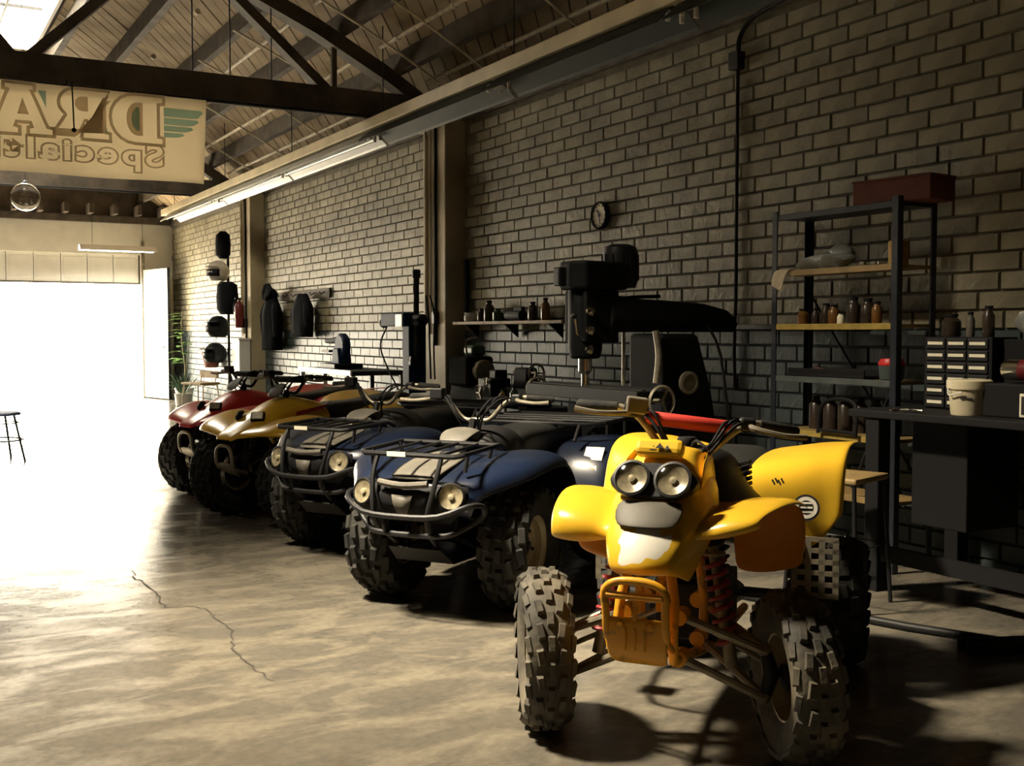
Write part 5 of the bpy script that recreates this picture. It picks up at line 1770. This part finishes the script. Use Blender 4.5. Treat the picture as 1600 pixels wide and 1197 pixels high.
def jacket(label, y, zt, zb, wd, dp, m, seed, hood=False):
    t = thing('jacket', label, 'jacket', (XW - .05 - dp / 2, y, zt), 0, 'jackets on the coat rack')
    rg = random.Random(seed)
    secs = []
    H_ = zt - zb
    for i in range(10):
        f = i / 9
        wy = wd / 2 * (.35 + .65 * min(1, f * 3.2)) * (1 - .12 * f)
        wx = dp / 2 * (.5 + .5 * min(1, f * 3))
        secs.append([(wx * math.cos(a) * (1 + .18 * math.sin(5 * a + seed + f * 2)), wy * math.sin(a) * (1 + .08 * math.sin(4 * a + f * 5)), -H_ * f) for a in (2 * PI * k / 16 for k in range(16))])
    MB().loft(secs, True, True).build('body', m, t, angle=180)
    for s in (-1, 1):
        MB().tube([(0, s * wd * .38, -.14), (-.03, s * wd * .5, -.3), (-.02, s * wd * .48, -H_ * .75)], [.06, .06, .045], 10, smooth=3).build('sleeve', m, t)
    if hood:
        crumple((-.02, 0, .02), (.10, .14, .12), 3, m, seed).build('hood', m, t)
    return t


jacket('long black jacket with a cap over it on the coat rack, beside the far pilaster', 16.35, 1.90, 1.08, .60, .26, 'cloth_black', 3, True)
jacket('shorter dark jacket hanging alone at the right of the coat rack', 14.95, 1.88, 1.28, .55, .24, 'cloth_grey', 5)

hs = thing('helmet_tree', 'dark pole stand carrying helmets and gear beside the far pilaster', 'stand', (4.95, 18.3, 0))
MB().tube([(0, 0, .02), (0, 0, 2.75)], .022, 8).build('pole', 'dark_iron', hs)
for k in range(4):
    a = k * PI / 2 + .4
    MB().tube([(0, 0, .25), (.22 * math.cos(a), .22 * math.sin(a), .02)], .014, 6).build('leg', 'dark_iron', hs)
for z, s in ((2.7, -1), (2.3, 1), (1.9, -1), (1.45, -1), (1.0, -1)):
    MB().tube([(0, 0, z), (-.16, s * .04, z + .03)], .01, 6).build('peg', 'dark_iron', hs)


def helmet(label, loc, r, m, rot, visor='matte_black'):
    t = thing('helmet', label, 'helmet', loc, rot, 'helmets on the stand')
    mb = MB().sphere((0, 0, 0), (r, r * .86, r * .95), 20, 14)
    mb.v = [(x, y, max(z, -r * .7)) for x, y, z in mb.v]
    mb.build('shell', m, t)
    MB().loft([[(r * 1.01 * math.cos(a) * .98, r * .88 * math.sin(a), z) for a in (-1.0 + 2.0 * k / 10 for k in range(11))] for z in (-r * .35, -r * .1, r * .2)]).build('visor', visor, t, solid=.006)
    MB().loft([[(r * math.cos(a) * s, r * .85 * math.sin(a) * s, r * (.45 + .0 * s)) for a in (-.9 + 1.8 * k / 8 for k in range(9))] for s in (.9, 1.35)]).build('peak', m, t, solid=.008)
    return t


helmet('white helmet with a peak high on the helmet stand', (4.78, 18.28, 2.33), .20, 'helmet_white', PI + .5)
helmet('round black helmet in the middle of the helmet stand', (4.76, 18.25, 1.42), .21, 'helmet_dark', PI + .6)
helmet('lowest black helmet on the helmet stand', (4.72, 18.30, .99), .20, 'helmet_dark', PI + .3)
t = thing('glove_bag', 'black and white gear bag hanging at the top of the helmet stand', 'bag', (4.85, 18.22, 2.93))
MB().loft([[(.12 * math.cos(a) * s, .17 * math.sin(a) * s, z) for a in (2 * PI * k / 12 for k in range(12))] for s, z in ((.4, .06), (.9, 0), (1, -.15), (.95, -.32), (.5, -.38))], True, True).build('bag_body', 'cloth_black', t, angle=180)
MB().box((-.09, .02, -.14), (.012, .05, .30), .2).build('white_strip', 'helmet_white', t, smooth=False, bevel=.004)
t = thing('gear_bag', 'dark gear bag hanging between the white helmet and the black helmets', 'bag', (4.90, 18.18, 2.12))
MB().loft([[(.17 * math.cos(a) * s, .26 * math.sin(a) * s, z) for a in (2 * PI * k / 12 for k in range(12))] for s, z in ((.5, .05), (.9, 0), (1, -.2), (.95, -.4), (.6, -.48))], True, True).build('bag_body', 'cloth_black', t, angle=180)
MB().tube([(-.12, .1, -.3), (-.14, .06, .0), (-.02, 0, .08)], .012, 6, smooth=3).build('strap', 'helmet_white', t)
t = thing('spare_wheel', 'small wheel with a pale rim leaning below the helmets', 'wheel', (4.98, 17.98, .32))
MB().lathe([(.17, -.05), (.26, -.06), (.28, 0), (.26, .06), (.17, .05)], 28, (0, 0, 0), 'X', cap=False).build('tire', 'rubber_dark', t)
MB().lathe([(.172, -.05), (.165, 0), (.172, .05), (.12, .03), (.03, .03)], 28, (0, 0, 0), 'X', cap=False).build('rim', 'helmet_white', t)
fe = thing('fire_extinguisher', 'dark red fire extinguisher hung on the far pilaster', 'extinguisher', (4.92, 17.55, 1.42))
MB().lathe([(.0, 0), (.07, .0), (.075, .02), (.075, .34), (.05, .39), (.025, .41), (.025, .44)], 18).build('cylinder', 'ext_red', fe)
MB().box((-.02, 0, .46), (.10, .03, .03)).build('lever', 'matte_black', fe, smooth=False)
MB().tube([(0, .03, .43), (-.06, .09, .38), (-.05, .09, .1)], .012, 6, smooth=3).build('hose', 'matte_black', fe)
MB().box((-.076, 0, .2), (.004, .08, .1)).build('label_plate', 'label_white', fe, smooth=False)
fb = thing('pilaster_box', 'white painted box standing at the foot of the far pilaster', 'box', (4.93, 17.5, 0))
MB().box((0, 0, .62), (.18, .42, 1.22)).build('body', 'white_paint', fb, smooth=False, bevel=.01)
MB().box((0, 0, 1.24), (.20, .44, .03)).build('lid', 'white_paint', fb, smooth=False, bevel=.004)

# small tubular chair by the plants
sc = thing('tube_chair', 'low seat on bent pale tube legs between the plants and helmet stand', 'chair', (4.72, 19.3, 0), .4)
MB().box((0, 0, .47), (.40, .55, .04)).build('seat', 'bench_wood', sc, smooth=False, bevel=.01)
for s in (-1, 1):
    MB().tube([(-.17, s * .30, 0), (-.15, s * .27, .40), (-.10, s * .25, .445), (.10, s * .25, .445), (.15, s * .27, .40), (.17, s * .30, 0)], .013, 8, smooth=2).build('leg_frame', 'lit_edge_and_tube_paint', sc)
MB().box((.18, .0, .62), (.02, .5, .12)).build('backrest', 'bench_wood', sc, smooth=False, bevel=.006)
for s in (-1, 1):
    MB().tube([(.15, s * .2, .45), (.18, s * .2, .66)], .01, 6).build('back_post', 'lit_edge_and_tube_paint', sc)


def leaf_at(mb, p, d, ln, wd, droop=.3):
    p, d = Vector(p), Vector(d).normalized()
    s = d.cross(Vector((0, 0, 1)))
    if s.length < 1e-3:
        s = Vector((1, 0, 0))
    s.normalize()
    q = []
    for f, wf in ((0, .1), (.3, .9), (.6, .8), (1, .02)):
        c = p + d * ln * f - Vector((0, 0, droop * ln * f * f))
        q.append([c - s * wd * wf / 2, c + Vector((0, 0, -.01 * wf)), c + s * wd * wf / 2])
    return mb.loft(q)


pl = thing('tall_plant', 'tall plant with bright light green leaves by the white door leaf', 'plant', (4.93, 21.4, 0))
MB().lathe([(.11, 0), (.14, .02), (.17, .26), (.185, .27), (.185, .30)], 18).build('pot', 'white_paint', pl)
MB().lathe([(.16, .27), (0, .28)], 18, cap=False).build('soil', 'soil', pl)
rg = random.Random(8)
MB().tube([(0, 0, .27), (.02, -.03, .7), (-.03, .02, 1.2), (-.02, 0, 1.75)], [.022, .018, .014, .008], 8, smooth=3).build('stem', 'stem', pl)
MB().tube([(.02, .04, .27), (.08, .06, .8), (.10, -.02, 1.3)], [.016, .012, .008], 8, smooth=3).build('stem', 'stem', pl)
for k in range(26):
    z = rg.uniform(.75, 1.75)
    a = rg.uniform(0, 2 * PI)
    leaf_at(MB(), (-.02, 0, z), (math.cos(a) * .9 - .25, math.sin(a), .25), rg.uniform(.24, .40), rg.uniform(.13, .19)).build('leaf', 'leaf_light', pl, angle=180)
pl = thing('spiky_plant', 'bushy spiky dark green plant in a white pot on the floor', 'plant', (4.72, 20.6, 0))
MB().lathe([(.10, 0), (.13, .02), (.15, .22), (.16, .23)], 18).build('pot', 'helmet_white', pl)
MB().lathe([(.145, .2), (0, .21)], 18, cap=False).build('soil', 'soil', pl)
for k in range(34):
    a = rg.uniform(0, 2 * PI)
    leaf_at(MB(), (.03 * math.cos(a), .03 * math.sin(a), .21), (math.cos(a) * rg.uniform(.3, 1), math.sin(a) * rg.uniform(.3, 1), rg.uniform(.6, 1.6)), rg.uniform(.4, .75), .035, .25).build('leaf', 'leaf_dark', pl, angle=180)
pl = thing('hanging_pot', 'terracotta pot plant hung on the wall beside the plants', 'plant', (5.08, 19.95, .72))
MB().lathe([(.10, 0), (.12, .01), (.17, .24), (.18, .25), (.18, .29), (.165, .29)], 18).build('pot', 'terracotta', pl)
MB().tube([(.0, -.17, .27), (.12, 0, .62), (.0, .17, .27)], .006, 5).build('hanger', 'dark_iron', pl)
for k in range(12):
    a = rg.uniform(0, 2 * PI)
    leaf_at(MB(), (0, 0, .26), (math.cos(a), math.sin(a), rg.uniform(.5, 1.6)), rg.uniform(.2, .42), .03, .5).build('leaf', 'leaf_dark', pl, angle=180)

# stool out in the bright doorway at the left edge
st = thing('bar_stool', 'thin legged stool standing in the bright light at the left edge', 'stool', (.98, 12.8, 0), .2)
MB().lathe([(.0, .48), (.26, .48), (.265, .495), (.25, .51), (0, .51)], 24).build('seat', 'blue_steel', st)
for k in range(4):
    a = k * PI / 2 + PI / 4
    MB().tube([(.22 * math.cos(a), .22 * math.sin(a), .48), (.33 * math.cos(a), .33 * math.sin(a), 0)], .012, 8).build('leg', 'dark_iron', st)
MB().tube([(.28 * math.cos(k * PI / 8), .28 * math.sin(k * PI / 8), .22) for k in range(16)], .009, 6, closed=True).build('foot_ring', 'dark_iron', st)
MB().tube([(.24 * math.cos(k * PI / 8), .24 * math.sin(k * PI / 8), .40) for k in range(16)], .007, 6, closed=True).build('upper_ring', 'dark_iron', st)
